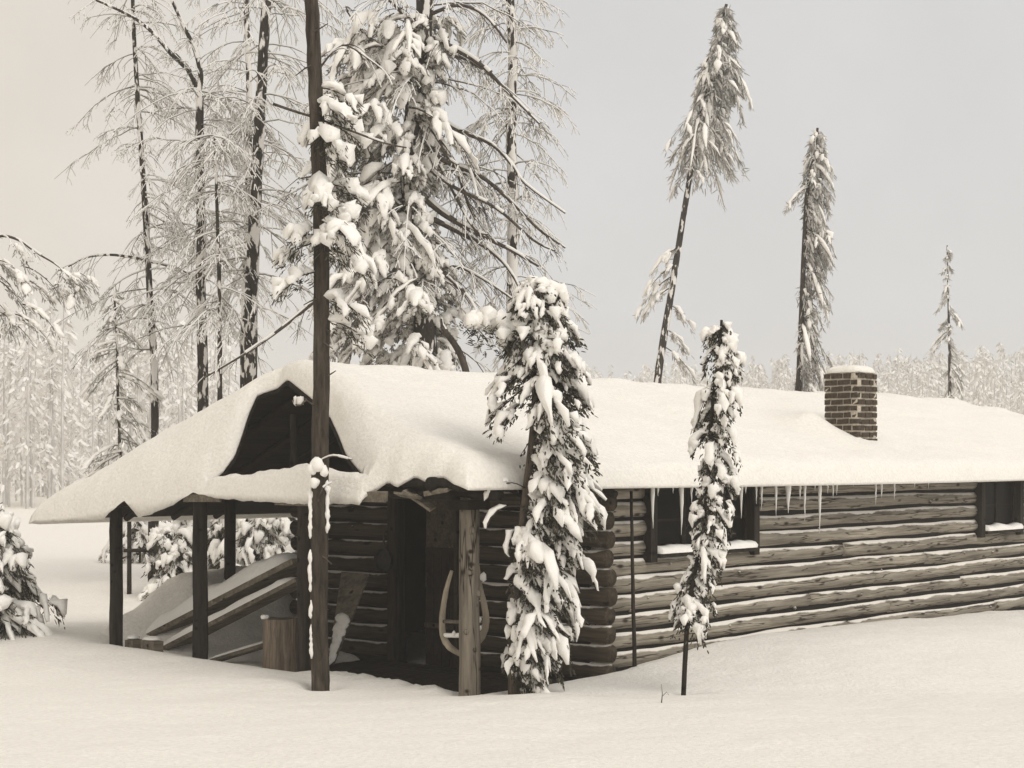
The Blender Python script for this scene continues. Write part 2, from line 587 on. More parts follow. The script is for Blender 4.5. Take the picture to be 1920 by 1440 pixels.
def build_ground():
    def axis(lo, f0, f1, hi, step):
        a = f0 - np.geomspace(0.3, f0 - lo, 26)[::-1]
        b = np.arange(f0, f1, step)
        c = f1 + np.geomspace(0.3, hi - f1, 26)
        return np.concatenate([a, b, c])
    xs = axis(-700, -10, 11, 700, 0.10)
    ys = axis(-60, 8, 27, 1500, 0.09)
    X, Y = np.meshgrid(xs, ys)
    Z = ground_z(X, Y)
    fl = X.ravel()
    nz = np.array([fbm(x * 0.35, y * 0.35, 3.0, 3) * 0.045 + fbm(x * 1.7, y * 1.7, 9.0, 3) * 0.012 for x, y in zip(X.ravel(), Y.ravel())]).reshape(X.shape)
    # trampled lumps at the porch step
    dx, dy = X - PX, Y - PY
    s = dx * AX + dy * AY
    t = dx * BX + dy * BY
    tr = np.exp(-((s - 0.05) / 0.4) ** 2) * smoothstep(0.1, 0.5, t) * (1 - smoothstep(2.0, 2.5, t))
    lump = np.array([fbm(x * 7, y * 7, 5.0, 3) for x, y in zip(X.ravel(), Y.ravel())]).reshape(X.shape)
    Z = Z + nz + tr * (0.05 + lump * 0.06)
    n, m = X.shape
    V = np.stack([X, Y, Z], -1).reshape(-1, 3)
    i = np.arange(n - 1)[:, None] * m
    j = np.arange(m - 1)[None, :]
    F = np.stack([i + j, i + j + 1, i + m + j + 1, i + m + j], -1).reshape(-1, 4)
    mb = MB()
    mb.add(V, F)
    tag(mb.build('snow_ground', M['snow']), kind='structure')


build_ground()


def gz(p):
    return float(ground_z(p[0], p[1]))


# ------------------------------------------------------------------ the log cabin
cabin = empty('log_cabin', (PX, PY, 0), CAB_ROT,
              'long low log cabin with open porch under a snow-laden roof', 'cabin')
DOOR_T0, DOOR_T1 = 2.19, 3.19
ROWS = [1.97 - 0.21 * k for k in range(11)]
LEN = 20.0
WID = 5.0
WIN = [(2.98, 5.16), (11.19, 12.59)]     # window openings along s
SILL = 1.235


def log_mb(length, r, seed, sides=14, bend=0.022, knot=True):
    """a log along local +X starting at 0"""
    n = max(4, int(length / 0.22))
    x = np.linspace(0, length, n)
    taper = 1 - 0.06 * x / max(length, 1)
    y = np.array([fbm(v * 0.4, seed, 1.0, 2) for v in x]) * bend
    z = np.array([fbm(v * 0.4, seed, 7.0, 2) for v in x]) * bend
    rr = r * taper * (1 + 0.09 * np.array([fbm(v * 1.3, seed, 4.0, 3) for v in x]))
    a = np.arange(sides) * 2 * math.pi / sides
    V = np.zeros((n, sides, 3))
    V[:, :, 0] = x[:, None]
    w = 1 + 0.075 * np.array([[fbm(v * 1.6, math.cos(b) * 1.4 + seed, math.sin(b) * 1.4, 2) for b in a] for v in x])
    V[:, :, 1] = y[:, None] + rr[:, None] * np.cos(a)[None, :] * w
    V[:, :, 2] = z[:, None] + rr[:, None] * np.sin(a)[None, :] * w
    mb = MB()
    i = np.arange(n - 1)[:, None] * sides
    j = np.arange(sides)[None, :]
    j2 = (j + 1) % sides
    mb.add(V.reshape(-1, 3), np.stack([i + j, i + sides + j, i + sides + j2, i + j2], -1).reshape(-1, 4))
    mb.f.append((sides, np.arange(sides)[None, :], 0))
    mb.f.append((sides, (np.arange(sides) + (n - 1) * sides)[::-1][None, :], 0))
    if knot:
        for _ in range(int(length * 0.8)):
            v = rnd.uniform(0.1, length - 0.1)
            b = rnd.uniform(0, 2 * math.pi)
            c = (v, math.cos(b) * r, math.sin(b) * r)
            q = rnd.uniform(0.012, 0.028)
            mb.blob(c, np.eye(3) * q, rnd.random() * 9, 6, 3, 0.1)
    return mb


def add_log(parent, s0, s1, t, z, along='s', seed=None, mat='log', r=0.112):
    seed = rnd.uniform(0, 90) if seed is None else seed
    L = s1 - s0
    mb = log_mb(L, r, seed)
    if along == 's':
        return mb.build('log', M[mat], parent, loc=(s0, t, z))
    return mb.build('log', M[mat], parent, loc=(t, s0, z), rot=(0, 0, R(90)))


# long side wall: a dark core behind, logs in front as its pieces
core = MB()
segs = [(2.3, WIN[0][0]), (WIN[0][1], WIN[1][0]), (WIN[1][1], LEN)]
for a0, a1 in segs:
    core.box((a0, 0.06, SILL - 0.02), (a1, 0.17, 2.2))
core.box((2.3, 0.06, -0.4), (LEN, 0.17, SILL - 0.02))
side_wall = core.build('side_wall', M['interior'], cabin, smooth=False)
for k, z in enumerate(ROWS):
    spans = [(2.19, LEN)] if z < SILL else \
        [(2.19, WIN[0][0] - 0.01), (WIN[0][1] + 0.01, WIN[1][0] - 0.01), (WIN[1][1] + 0.01, LEN)]
    for a0, a1 in spans:
        cuts = [a0]
        while a1 - cuts[-1] > 9.0:
            cuts.append(cuts[-1] + rnd.uniform(4.0, 7.5))
        cuts.append(a1)
        for c0, c1 in zip(cuts[:-1], cuts[1:]):
            add_log(side_wall, c0 + 0.008, c1 - 0.008, 0.11, z, 's', r=0.104 + rnd.uniform(-0.006, 0.005))

# front wall under the porch (with the doorway)
core = MB()
core.box((2.16, 0.2, -0.4), (2.26, DOOR_T0, 2.25))
core.box((2.16, DOOR_T1, -0.4), (2.26, WID, 2.25))
core.box((2.16, DOOR_T0, 1.93), (2.26, DOOR_T1, 2.25))
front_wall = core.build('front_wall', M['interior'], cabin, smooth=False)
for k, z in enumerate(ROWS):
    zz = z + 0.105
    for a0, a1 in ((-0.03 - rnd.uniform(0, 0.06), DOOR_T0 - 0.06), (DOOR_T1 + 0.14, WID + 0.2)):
        add_log(front_wall, a0, a1, 2.2, zz, 't', mat='porch_shade_log', r=0.102)
# gable above the front wall, far wall, end wall, floor and loft of the cabin
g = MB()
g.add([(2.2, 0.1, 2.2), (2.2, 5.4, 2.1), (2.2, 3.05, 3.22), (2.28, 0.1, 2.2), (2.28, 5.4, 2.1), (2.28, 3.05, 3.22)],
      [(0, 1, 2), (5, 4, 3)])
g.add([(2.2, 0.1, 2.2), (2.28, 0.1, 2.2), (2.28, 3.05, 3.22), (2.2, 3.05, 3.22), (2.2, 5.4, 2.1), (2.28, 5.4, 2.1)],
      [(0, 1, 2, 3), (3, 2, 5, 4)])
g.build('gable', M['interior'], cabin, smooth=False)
b = MB()
b.box((2.3, WID - 0.1, -0.4), (LEN, WID, 2.25))
b.build('back_wall', M['interior'], cabin, smooth=False)
b = MB()
b.box((LEN - 0.1, 0.17, -0.4), (LEN, WID - 0.1, 2.6))
b.build('end_wall', M['interior'], cabin, smooth=False)
b = MB()
b.box((2.27, 0.18, -0.42), (LEN - 0.11, WID - 0.11, -0.3))
b.build('floor', M['interior'], cabin, smooth=False)
b = MB()
b.box((0.22, 0.05, -0.36), (2.12, WID, -0.26))
porch_floor = b.build('porch_floor', M['dark_wood'], cabin, smooth=False)
for i in range(6):
    b = MB()
    b.box((1.1 + i * 0.168, 0.06, -0.258), (1.1 + i * 0.168 + 0.16, 3.6, -0.15), jit=0.006)
    b.build('floorboard', M['dark_wood'], porch_floor, smooth=False)

# doorway: frame, one closed leaf with an upper panel, the other half open
df = MB()
df.box((2.06, DOOR_T1, -0.3), (2.24, DOOR_T1 + 0.13, 2.0))
df.box((2.06, DOOR_T0 - 0.05, -0.3), (2.24, DOOR_T0, 2.0))
df.box((2.05, DOOR_T0 - 0.05, 2.0), (2.24, DOOR_T1 + 0.13, 2.09))
df.build('door_frame', M['post'], cabin, smooth=False)
leaf = MB()
for i in range(4):
    leaf.box((2.13, DOOR_T0 + 0.005 + 0.135 * i, -0.28), (2.17, DOOR_T0 + 0.13 + 0.135 * i, 1.2), jit=0.002)
leaf.box((2.125, DOOR_T0 + 0.005, 1.2), (2.175, DOOR_T0 + 0.54, 1.27))
leaf.box((2.14, DOOR_T0 + 0.005, 1.9), (2.175, DOOR_T0 + 0.54, 1.99))
door = leaf.build('door', M['dark_wood'], cabin, smooth=False)
b = MB()
b.box((2.14, DOOR_T0 + 0.01, 1.272), (2.165, DOOR_T0 + 0.535, 1.898))
b.build('door_panel', M['dim_board'], door, smooth=False)
b = MB()
b.box((2.10, DOOR_T0 + 0.02, 0.3), (2.128, DOOR_T0 + 0.53, 0.36))
b.build('door_batten', M['dim_board'], door, smooth=False)
b = MB()
b.tube([(2.09, DOOR_T0 + 0.47, 0.78), (2.07, DOOR_T0 + 0.47, 0.82), (2.07, DOOR_T0 + 0.47, 0.92), (2.09, DOOR_T0 + 0.47, 0.96)], 0.01, 6)
b.build('door_handle', M['iron'], door)

# windows: jambs, head, sill, sashes with panes
for w, (a0, a1) in enumerate(WIN):
    fr = MB()
    fr.box((a0 - 0.02, -0.06, SILL - 0.08), (a0 + 0.1, 0.16, 2.12))
    fr.box((a1 - 0.1, -0.06, SILL - 0.08), (a1 + 0.02, 0.16, 2.12))
    fr.box((a0 + 0.1, -0.02, 2.03), (a1 - 0.1, 0.16, 2.11))
    win = fr.build('window', M['post'], cabin, smooth=False)
    sl = MB()
    sl.box((a0 + 0.101, -0.10, SILL - 0.03), (a1 - 0.101, 0.15, SILL + 0.015))
    sl.build('sill', M['post'], win, smooth=False)
    # snow lying on the sill
    n = 34
    xs = np.linspace(a0 + 0.11, a1 - 0.11, n)
    mb = MB()
    prof = [(-0.115, 0.016), (-0.12, 0.05), (-0.09, 0.085), (-0.03, 0.10), (0.035, 0.105), (0.035, 0.016)]
    V = np.array([[(x, p[0] + 0.012 * fbm(x * 5, p[1] * 9, w), p[1] * (1 + (0.3 * fbm(x * 3, 2, w) if p[1] > 0.02 else 0))) for p in prof] for x in xs])
    V[:, :, 2] += SILL
    m_ = len(prof)
    i = np.arange(n - 1)[:, None] * m_
    j = np.arange(m_ - 1)[None, :]
    mb.add(V.reshape(-1, 3), np.stack([i + j, i + j + 1, i + m_ + j + 1, i + m_ + j], -1).reshape(-1, 4))
    mb.f.append((m_, np.arange(m_)[::-1][None, :], 0))
    mb.f.append((m_, (np.arange(m_) + (n - 1) * m_)[None, :], 0))
    mb.build('sill_snow', M['clump'], win)
    nb = 3 if w == 0 else 2
    bw = (a1 - a0 - 0.2) / nb
    for i in range(nb):
        x0 = a0 + 0.1 + i * bw
        x1 = x0 + bw
        sh = MB()
        sh.box((x0 + 0.003, 0.045, SILL + 0.02), (x0 + 0.04, 0.085, 2.027))
        sh.box((x1 - 0.04, 0.045, SILL + 0.02), (x1 - 0.003, 0.085, 2.027))
        sh.box((x0 + 0.04, 0.047, SILL + 0.02), (x1 - 0.04, 0.083, SILL + 0.07))
        sh.box((x0 + 0.04, 0.047, 1.98), (x1 - 0.04, 0.083, 2.027))
        sh.box((x0 + 0.04, 0.05, 1.61), (x1 - 0.04, 0.08, 1.64))
        sh.build('sash', M['dark_wood'], win, smooth=False)
        for z0, z1 in ((SILL + 0.07, 1.61), (1.64, 1.98)):
            pn = MB()
            pn.box((x0 + 0.04, 0.062, z0), (x1 - 0.04, 0.068, z1))
            pn.build('pane', M['glass'], win, smooth=False)

# porch posts (t along the front, base z, top z, radius)
for (s, t, zt, r, mt) in ((0.0, 0.0, 1.95, 0.105, 'pale_post'), (0.0, 2.5, 1.98, 0.085, 'post'),
                          (0.0, 4.36, 1.93, 0.088, 'post'), (0.0, 6.04, 1.78, 0.08, 'post'),
                          (1.79, 6.04, 1.8, 0.075, 'post')):
    n = 14
    mb = MB()
    zz = np.linspace(-0.45, zt, n)
    sd = rnd.random() * 50
    mb.tube([(0.012 * fbm(z * 1.2, sd), 0.012 * fbm(z * 1.2, sd + 5), z) for z in zz],
            [r * (1.05 - 0.08 * (z / 2)) * (1 + 0.05 * fbm(z * 3, sd)) for z in zz], 14, wob=0.03)
    if s == 0.0 and t == 0.0:
        for z, an in ((1.62, 4.2), (1.2, 4.0), (0.98, 5.0), (0.42, 4.4), (0.6, 3.6)):
            mb.blob((math.cos(an) * r * 0.95, math.sin(an) * r * 0.95, z), np.diag([0.03, 0.03, 0.045]), z, 7, 4, 0.2)
    mb.build('post', M[mt], cabin, loc=(s, t, 0))

# beams carrying the porch roof
for p0, p1, r in (((-0.02, -0.42, 1.995), (-0.02, 4.5, 1.995), 0.075), ((0.0, 4.2, 1.96), (0.0, 6.9, 1.72), 0.07),
                  ((-0.3, 6.06, 1.83), (2.4, 6.06, 1.87), 0.07), ((-0.55, 0.02, 2.09), (2.0, 0.02, 2.11), 0.07)):
    mb = MB()
    n = 10
    pts = [Vector(p0).lerp(Vector(p1), i / (n - 1)) for i in range(n)]
    mb.tube(pts, [r * (1 + 0.05 * fbm(i * 0.7, p0[1])) for i in range(n)], 12)
    mb.build('beam', M['dark_wood'], cabin)
# cap block on the corner post and king post inside the gable opening
b = MB()
b.box((-0.16, -0.13, 1.83), (0.17, 0.16, 1.93), jit=0.01)
b.build('post_cap', M['dark_wood'], cabin, smooth=False)
b = MB()
b.tube([(0.34, 3.08, 2.0), (0.34, 3.075, 2.4), (0.34, 3.08, 2.85)], [0.05, 0.048, 0.044], 10)
b.build('king_post', M['post'], cabin)

# ---- roof shape (cabin coordinates): deck and snow surfaces
RIDGE_T, RIDGE_Z = 3.05, 3.27
S_END = 20.6


def front_eave(t):
    return np.interp(t, [-0.6, 3.4, 4.2, 5.0, 6.0, 7.2], [2.03, 2.02, 1.95, 1.86, 1.70, 1.62])


def smin(a, b, k):
    h = np.clip(0.5 + 0.5 * (b - a) / k, 0, 1)
    return b * (1 - h) + a * h - k * h * (1 - h)


def roof_z(s, t, dz=0.0, ds=0.0, k=0.05):
    near = RIDGE_Z + dz - (RIDGE_T - t) * 0.356
    far = RIDGE_Z + dz - (t - RIDGE_T) * 0.445
    sag = -np.clip(s - 15.5, 0, 10) * 0.075 - 0.03 * np.sin(np.clip(s, 0, 16) / 16 * math.pi)
    main = smin(near, far, k) + sag
    front = front_eave(t) + (s + 0.55 + ds) * 1.5
    back = 2.0 + dz + (S_END - s) * 1.1
    return smin(smin(main, front, k), back, k)


# hole in the front hip (the dark gable opening), outline in (t, s)
def hole_outline(ds):
    raw = [(520, 686), (500, 706), (482, 728), (466, 765), (455, 800), (440, 842), (418, 872), (392, 896), (440, 890),
           (520, 884), (600, 881), (690, 887), (668, 862), (648, 836), (634, 800), (620, 770), (602, 748), (580, 730), (550, 706), (532, 692)]
    out = []
    for (x, y) in raw:
        s = 0.0
        for _ in range(30):
            q = on_s(x, y, s)
            # front plane of the snow at this t
            s += 0.5 * (((q.z - float(front_eave(q.y))) / 1.5 - 0.55 - ds) - s)
        out.append((q.y, s))
    return np.array(out)


def seg_dist(P, poly, closed=True):
    """distance from points P (n,2) to polyline; returns distance and nearest point"""
    best = np.full(len(P), 1e9)
    near = np.zeros_like(P)
    n = len(poly)
    for i in range(n if closed else n - 1):
        a, b2 = poly[i], poly[(i + 1) % n]
        ab = b2 - a
        u = np.clip(((P - a) @ ab) / (ab @ ab + 1e-12), 0, 1)
        q = a + u[:, None] * ab
        d = np.linalg.norm(P - q, axis=1)
        k = d < best
        best[k] = d[k]
        near[k] = q[k]
    return best, near


def in_poly(P, poly):
    x, y = P[:, 0], P[:, 1]
    ins = np.zeros(len(P), bool)
    n = len(poly)
    for i in range(n):
        x0, y0 = poly[i]
        x1, y1 = poly[(i + 1) % n]
        c = ((y0 > y) != (y1 > y)) & (x < (x1 - x0) * (y - y0) / (y1 - y0 + 1e-12) + x0)
        ins ^= c
    return ins


HOLE = hole_outline(0.06)


CUT = np.array([(-1.0, -1.2), (1.15, -1.2), (0.92, -0.60), (0.80, -0.55), (0.66, -0.50), (0.5, -0.535), (0.3, -0.47), (0.12, -0.50), (-0.1, -0.46), (-0.25, -0.50), (-1.0, -0.5)])


def roof_sheet(name, mat, parent, s0, t0, t1, top, bottom, hole, cut=None):
    ss = np.concatenate([np.arange(s0, 1.3, 0.035), np.arange(1.3, S_END + 0.25, 0.11)])
    ts = np.arange(t0, t1 + 1e-6, 0.045)
    T, S = np.meshgrid(ts, ss)
    n, m = T.shape
    P = np.stack([T.ravel(), S.ravel()], -1)
    ci = (np.arange(n - 1)[:, None] * m + np.arange(m - 1)[None, :]).ravel()
    quads = np.stack([ci, ci + 1, ci + m + 1, ci + m], -1)
    cen = P[quads].mean(axis=1)
    keep = ~in_poly(cen, hole)
    if cut is not None:
        keep &= ~in_poly(cen, cut)
    quads = quads[keep]
    used = np.zeros(n * m, bool)
    used[quads.ravel()] = True
    # boundary vertices at the hole snap onto its outline
    cnt = np.zeros(n * m, int)
    np.add.at(cnt, quads.ravel(), 1)
    d, near = seg_dist(P, hole)
    bd = used & (cnt < 4) & (d < 0.07)
    P[bd] = near[bd]
    d, _ = seg_dist(P, hole)
    if cut is not None:
        dc, nc = seg_dist(P, cut)
        bc = used & (cnt < 4) & (dc < 0.07)
        P[bc] = nc[bc]
        dc[bc] = 0
        d = np.minimum(d, dc)
    edge = np.minimum.reduce([d, P[:, 1] - s0, P[:, 0] - t0, t1 - P[:, 0], ss[-1] - P[:, 1]])
    edge = np.maximum(edge, 0)
    zt, zb = top(P[:, 1], P[:, 0], edge), bottom(P[:, 1], P[:, 0], edge)
    zt = np.maximum(zt, zb + 0.001)
    mapi = -np.ones(n * m, int)
    mapi[used] = np.arange(used.sum())
    q = mapi[quads]
    k = used.sum()
    ptop = np.stack([P[used, 1], P[used, 0], zt[used]], -1)
    pbot = np.stack([P[used, 1], P[used, 0], zb[used]], -1)
    mb = MB()
    mb.add(np.vstack([ptop, pbot]), q[:, ::-1])
    mb.f.append((4, q + k, 0))
    # side faces
    e = np.concatenate([q[:, [0, 1]], q[:, [1, 2]], q[:, [2, 3]], q[:, [3, 0]]])
    key = np.sort(e, axis=1)
    _, inv, c = np.unique(key, axis=0, return_inverse=True, return_counts=True)
    be = e[c[inv.ravel()] == 1]
    mb.f.append((4, np.stack([be[:, 0], be[:, 1], be[:, 1] + k, be[:, 0] + k], -1), 0))
    return mb.build(name, mat, parent)


DK_T0, DK_T1, DK_S0 = -0.33, 6.75, -0.50
deck_hole = HOLE.copy()
cen = deck_hole.mean(axis=0)
roof = roof_sheet('roof', M['dark_wood'], cabin, DK_S0, DK_T0, DK_T1,
                  lambda s, t, e: roof_z(s, t),
                  lambda s, t, e: roof_z(s, t) - 0.05, cen + (deck_hole - cen) * 0.97)


def vnoise(s, t, f, o=3, sd=0.0):
    return np.array([fbm(a * f, b * f, sd, o) for a, b in zip(s, t)])


def snow_top(s, t, e):
    low = roof_z(s, t) + 0.012
    nz = vnoise(s, t, 0.7, 3, 2.0) * 0.06 + vnoise(s, t, 2.3, 3, 8.0) * 0.022
    full = roof_z(s, t, 0.27, 0.17, 0.34) + nz
    # drift heaped behind and beside the chimney
    full = full + 0.20 * np.exp(-((s - 8.05) / 0.34) ** 2 - ((t - 0.95) / 0.40) ** 2) + 0.05 * np.exp(-((s - 9.3) / 0.5) ** 2 - ((t - 1.0) / 0.6) ** 2)
    r = 0.22 * (1 + 0.9 * vnoise(s, t, 1.9, 3, 6.0))
    r = np.clip(r, 0.07, 0.4)
    u = np.clip(e / r, 0, 1)
    prof = np.sqrt(np.clip(1 - (1 - u) ** 2, 0, 1))
    return low + (np.maximum(full, low + 0.03) - low) * (0.12 + 0.88 * prof)


def snow_bottom(s, t, e):
    z = roof_z(s, t) + 0.006
    # the blanket sags past the eaves in uneven tongues
    out_front = np.clip((DK_S0 + 0.02) - s, 0, 1)
    sag = np.interp(t, [-0.5, 0.6, 1.6, 2.6, 3.3, 3.7, 4.2, 4.7, 5.0, 5.4, 6.2, 7.2], [0, 0.02, 0.07, 0.05, 0.02, -0.06, 0.08, 0.16, -0.10, 0.08, 0.0, 0.0])
    sag = sag + vnoise(s * 0, t, 3.1, 3, 4.0) * 0.03
    return z - np.minimum(1, out_front / 0.08) * np.clip(sag, -0.12, 1)


snow = roof_sheet('roof_snow', M['roof_snow'], None, -0.62, -0.45, 7.05, snow_top, snow_bottom, HOLE, CUT)
snow.location = (PX, PY, 0)
snow.rotation_euler = (0, 0, CAB_ROT)
tag(snow, 'thick smooth blanket of snow covering the whole cabin roof', 'snow', kind='stuff')

# rafters under the roof (seen in the opening)
for s in (0.55, 1.3, 2.0):
    for (t0, t1) in ((-0.3, 3.05), (6.6, 3.05)):
        z0, z1 = float(roof_z(np.float64(s), np.float64(t0))) - 0.12, float(roof_z(np.float64(s), np.float64(t1))) - 0.12
        mb = MB()
        mb.tube([Vector((s, t0, z0)).lerp(Vector((s, t1, z1)), i / 5) for i in range(6)], 0.045, 8)
        mb.build('rafter', M['dark_wood'], cabin)

# broken boards along the porch eave
for (s0, t0, t1, z, tilt, w) in ((-0.56, 0.62, 1.55, 1.955, 0.0, 0.05), (-0.585, 1.45, 2.3, 1.885, 0.0, 0.04), (-0.575, 3.25, 3.9, 1.91, -0.02, 0.045)):
    mb = MB()
    mtx = Matrix.Translation((s0, t0, z)) @ Matrix.Rotation(R(90) + tilt * 0.5, 4, 'Z') @ Matrix.Rotation(-tilt, 4, 'Y')
    mb.box((0, -0.02, -w), (t1 - t0, 0.02, w), jit=0.012, mtx=mtx)
    mb.build('eave_board', M['board'], cabin, smooth=False)
for (p, L, w, rx, ry, rz) in (((-0.5, 0.42, 2.02), 0.36, 0.055, 0.2, 0.55, -1.2), ((-0.53, 0.5, 1.99), 0.3, 0.05, -0.3, 0.1, -1.5),
                             ((-0.5, 0.12, 2.0), 0.3, 0.05, 0.3, -0.15, -1.5)):
    mb = MB()
    mtx = Matrix.Translation(p) @ Matrix.Rotation(rz, 4, 'Z') @ Matrix.Rotation(ry, 4, 'Y') @ Matrix.Rotation(rx, 4, 'X')
    mb.box((0, -w, -0.015), (L, w, 0.015), jit=0.012, mtx=mtx)
    mb.build('broken_board', M['board'], cabin, smooth=False)

# icicles along the near eave: (photo x, photo y of the tip, radius)
EAVE_T = -0.36
for (x, y, r) in ((1224, 991, .020), (1234, 930, .013), (1278, 1003, .020), (1262, 925, .010), (1297, 944, .014), (1390, 972, .017),
                  (1398, 925, .014), (1418, 945, .011), (1428, 955, .012), (1455, 968, .014), (1478, 962, .03), (1500, 938, .014), (1509, 976, .014),
                  (1537, 1000, .018), (1528, 920, .009), (1552, 925, .011), (1562, 935, .012), (1569, 928, .012), (1642, 946, .011), (1653, 934, .014),
                  (1677, 936, .011), (1715, 914, .008), (1741, 916, .008), (1600, 912, .008), (1338, 930, .012)):
    r *= 1.4
    q = on_t(x, y, EAVE_T)
    zt = float(roof_z(np.float64(q.x), np.float64(EAVE_T))) + 0.02
    n = 9
    mb = MB()
    sd = rnd.random() * 40
    L = zt - q.z
    pts = [(0.006 * fbm(k * 0.5, sd), 0.006 * fbm(k * 0.5, sd + 3), -L * k / (n - 1)) for k in range(n)]
    mb.tube(pts, [max(0.0025, r * (1 - (k / (n - 1)) ** 1.4) * (1 + 0.2 * fbm(k * 0.9, sd + 9))) for k in range(n)], 8)
    mb.build('icicle', M['ice'], cabin, loc=(q.x, EAVE_T, zt))

# chimney: mortar core with separate bricks, snow cap
CS, CT, CW = 8.37, 0.42, 0.54
CZ0, CZ1 = 2.2, 3.56
mb = MB()
mb.box((CS + 0.012, CT + 0.012, CZ0), (CS + CW - 0.012, CT + CW - 0.012, CZ1 - 0.015))
chim = mb.build('chimney', M['mortar'], cabin, smooth=False)
course, bl = 0.0915, 0.205
ncourse = int((CZ1 - CZ0) / course)
meshes = {}
for c in range(ncourse):
    z = CZ1 - (c + 1) * course
    for side in range(4):
        # run along the side from 0 to CW, alternate start, corner bricks owned by alternate sides
        u = -0.0 if (c + side) % 2 == 0 else 0.105
        end = CW if (c + side) % 2 == 0 else CW - 0.105
        while u < end - 0.03:
            L = min(bl * rnd.uniform(0.94, 1.04), end - u)
            if end - (u + L) < 0.07:
                L = end - u
            key = (round(L, 2), rnd.randrange(3))
            if key not in meshes:
                q = MB()
                h = course - 0.024
                ll = key[0] - 0.022
                q.box((0.0, 0, 0), (ll, 0.1, h), jit=0.005)
                me = q.mesh('brick', M['brick'], False)
                meshes[key] = me
            o = bpy.data.objects.new('brick', meshes[key])
            COL.objects.link(o)
            o.parent = chim
            org = [(CS, CT), (CS + CW, CT), (CS + CW, CT + CW), (CS, CT + CW)][side]
            ang = side * R(90)
            uu = u + 0.011
            out = -0.004 + rnd.uniform(-0.003, 0.003)
            o.location = (org[0] + math.cos(ang) * uu - math.sin(ang) * out, org[1] + math.sin(ang) * uu + math.cos(ang) * out, z + rnd.uniform(-0.002, 0.003))
            o.rotation_euler = (0, 0, ang)
            u += L
mb = MB()
nu, nv_ = 20, 8
for (cx, cy, hx, hz, sd) in ((CS + CW / 2, CT + CW / 2, 0.28, 0.11, 1.0),):
    V = []
    for i in range(nv_):
        f = i / (nv_ - 1)
        for j in range(nu):
            a = 2 * math.pi * j / nu
            # rounded square footprint
            c_, s_ = math.cos(a), math.sin(a)
            k = 1 / (abs(c_) ** 6 + abs(s_) ** 6) ** (1 / 6)
            rr = hx * (1 - 0.0) * k * math.cos(f * math.pi / 2) ** 0.45 * (1 + 0.05 * fbm(c_ * 1.5, s_ * 1.5, f * 2))
            V.append((cx + rr * c_, cy + rr * s_, CZ1 - 0.01 + hz * math.sin(f * math.pi / 2) ** 1.0))
    F = [(i * nu + j, i * nu + (j + 1) % nu, (i + 1) * nu + (j + 1) % nu, (i + 1) * nu + j) for i in range(nv_ - 1) for j in range(nu)]
    mb.add(V, F)
    mb.f.append((nu, np.arange(nu)[::-1][None, :], 0))
mb.build('snow_cap', M['roof_snow'], chim)


# ------------------------------------------------------------------ things in and around the porch
def thing_at(name, p, label, cat, group=None, rz=CAB_ROT):
    return empty(name, p, rz, label, cat, group)


# inclined stack of planks carrying snow
def plank_thing(label, q0, q1, width, thick, snow_h, mat, name='leaning_plank', cat='plank'):
    a, b2 = c2w(*q0), c2w(*q1)
    t = empty(name, a, 0, label, cat)
    d = (b2 - a)
    L = d.length
    d.normalize()
    side = Vector((AX, AY, 0))
    side = (side - d * side.dot(d)).normalized()
    up = side.cross(d)
    if up.z < 0:
        up = -up
    mtx = Matrix((d, side, up)).transposed().to_4x4()
    mb = MB()
    mb.box((0, -width / 2, -thick), (L, width / 2, 0), jit=0.006, mtx=mtx)
    mb.build('board', mat, t, smooth=False)
    if snow_h > 0:
        n, m_ = 26, 9
        V = []
        for i in range(n):
            x = L * (0.0 + 0.97 * i / (n - 1))
            en = min(1, i / 3, (n - 1 - i) / 3) ** 0.5
            for j in range(m_):
                f = j / (m_ - 1)
                hgt = snow_h * (math.sin(f * math.pi) ** 0.4) * en * (1 + 0.25 * fbm(x * 2, f, snow_h * 30))
                V.append(mtx @ Vector((x, (f - 0.5) * width * 0.98, 0.004 + hgt)))
        F = [(i * m_ + j, (i + 1) * m_ + j, (i + 1) * m_ + j + 1, i * m_ + j + 1) for i in range(n - 1) for j in range(m_ - 1)]
        q = MB()
        q.add([tuple(v) for v in V], F)
        q.build('snow', M['clump'], t)
    return t


q0, q1 = on_s(292, 1190, 0.9), on_s(572, 1046, 0.85)
plank_thing('upper snow-topped plank sloping up to the right inside the porch', q0, q1, 0.42, 0.06, 0.21, M['board'])
q0, q1 = on_s(312, 1216, 0.66), on_s(572, 1082, 0.62)
plank_thing('lower pale plank sloping just below the snow-topped one in the porch', q0, q1, 0.30, 0.05, 0.10, M['board'])
q0, q1 = on_s(395, 1238, 0.55), on_s(520, 1200, 0.9)
plank_thing('short snow-dusted board lying low beside the chopping block', q0, q1, 0.16, 0.04, 0.035, M['board'])

# snow drift blown in under the porch roof, left side
mb = MB()
n, m_ = 60, 40
V = []
for i in range(n):
    t = 3.0 + (7.4 - 3.0) * i / (n - 1)
    for j in range(m_):
        s = 0.12 + (2.9 - 0.12) * j / (m_ - 1)
        front = np.interp(s, [0.12, 0.5, 0.9, 1.4, 2.9], [0.0, 0.12, 0.4, 0.85, 1.0])
        h = np.interp(t, [3.3, 3.7, 4.1, 4.5, 5.0, 5.45, 5.75, 6.3, 7.4], [0.0, 0.08, 0.18, 0.28, 0.40, 0.66, 1.12, 1.25, 0.55]) * front
        edge = min(1, i / 6, (n - 1 - i) / 6, j / 4, (m_ - 1 - j) / 6)
        w = c2w(s, t, 0)
        z0 = gz(w) - 0.08
        V.append((w.x, w.y, z0 + (h + 0.07 * fbm(s * 1.8, t * 1.8, 2.0, 3)) * smoothstep(0, 1, edge)))
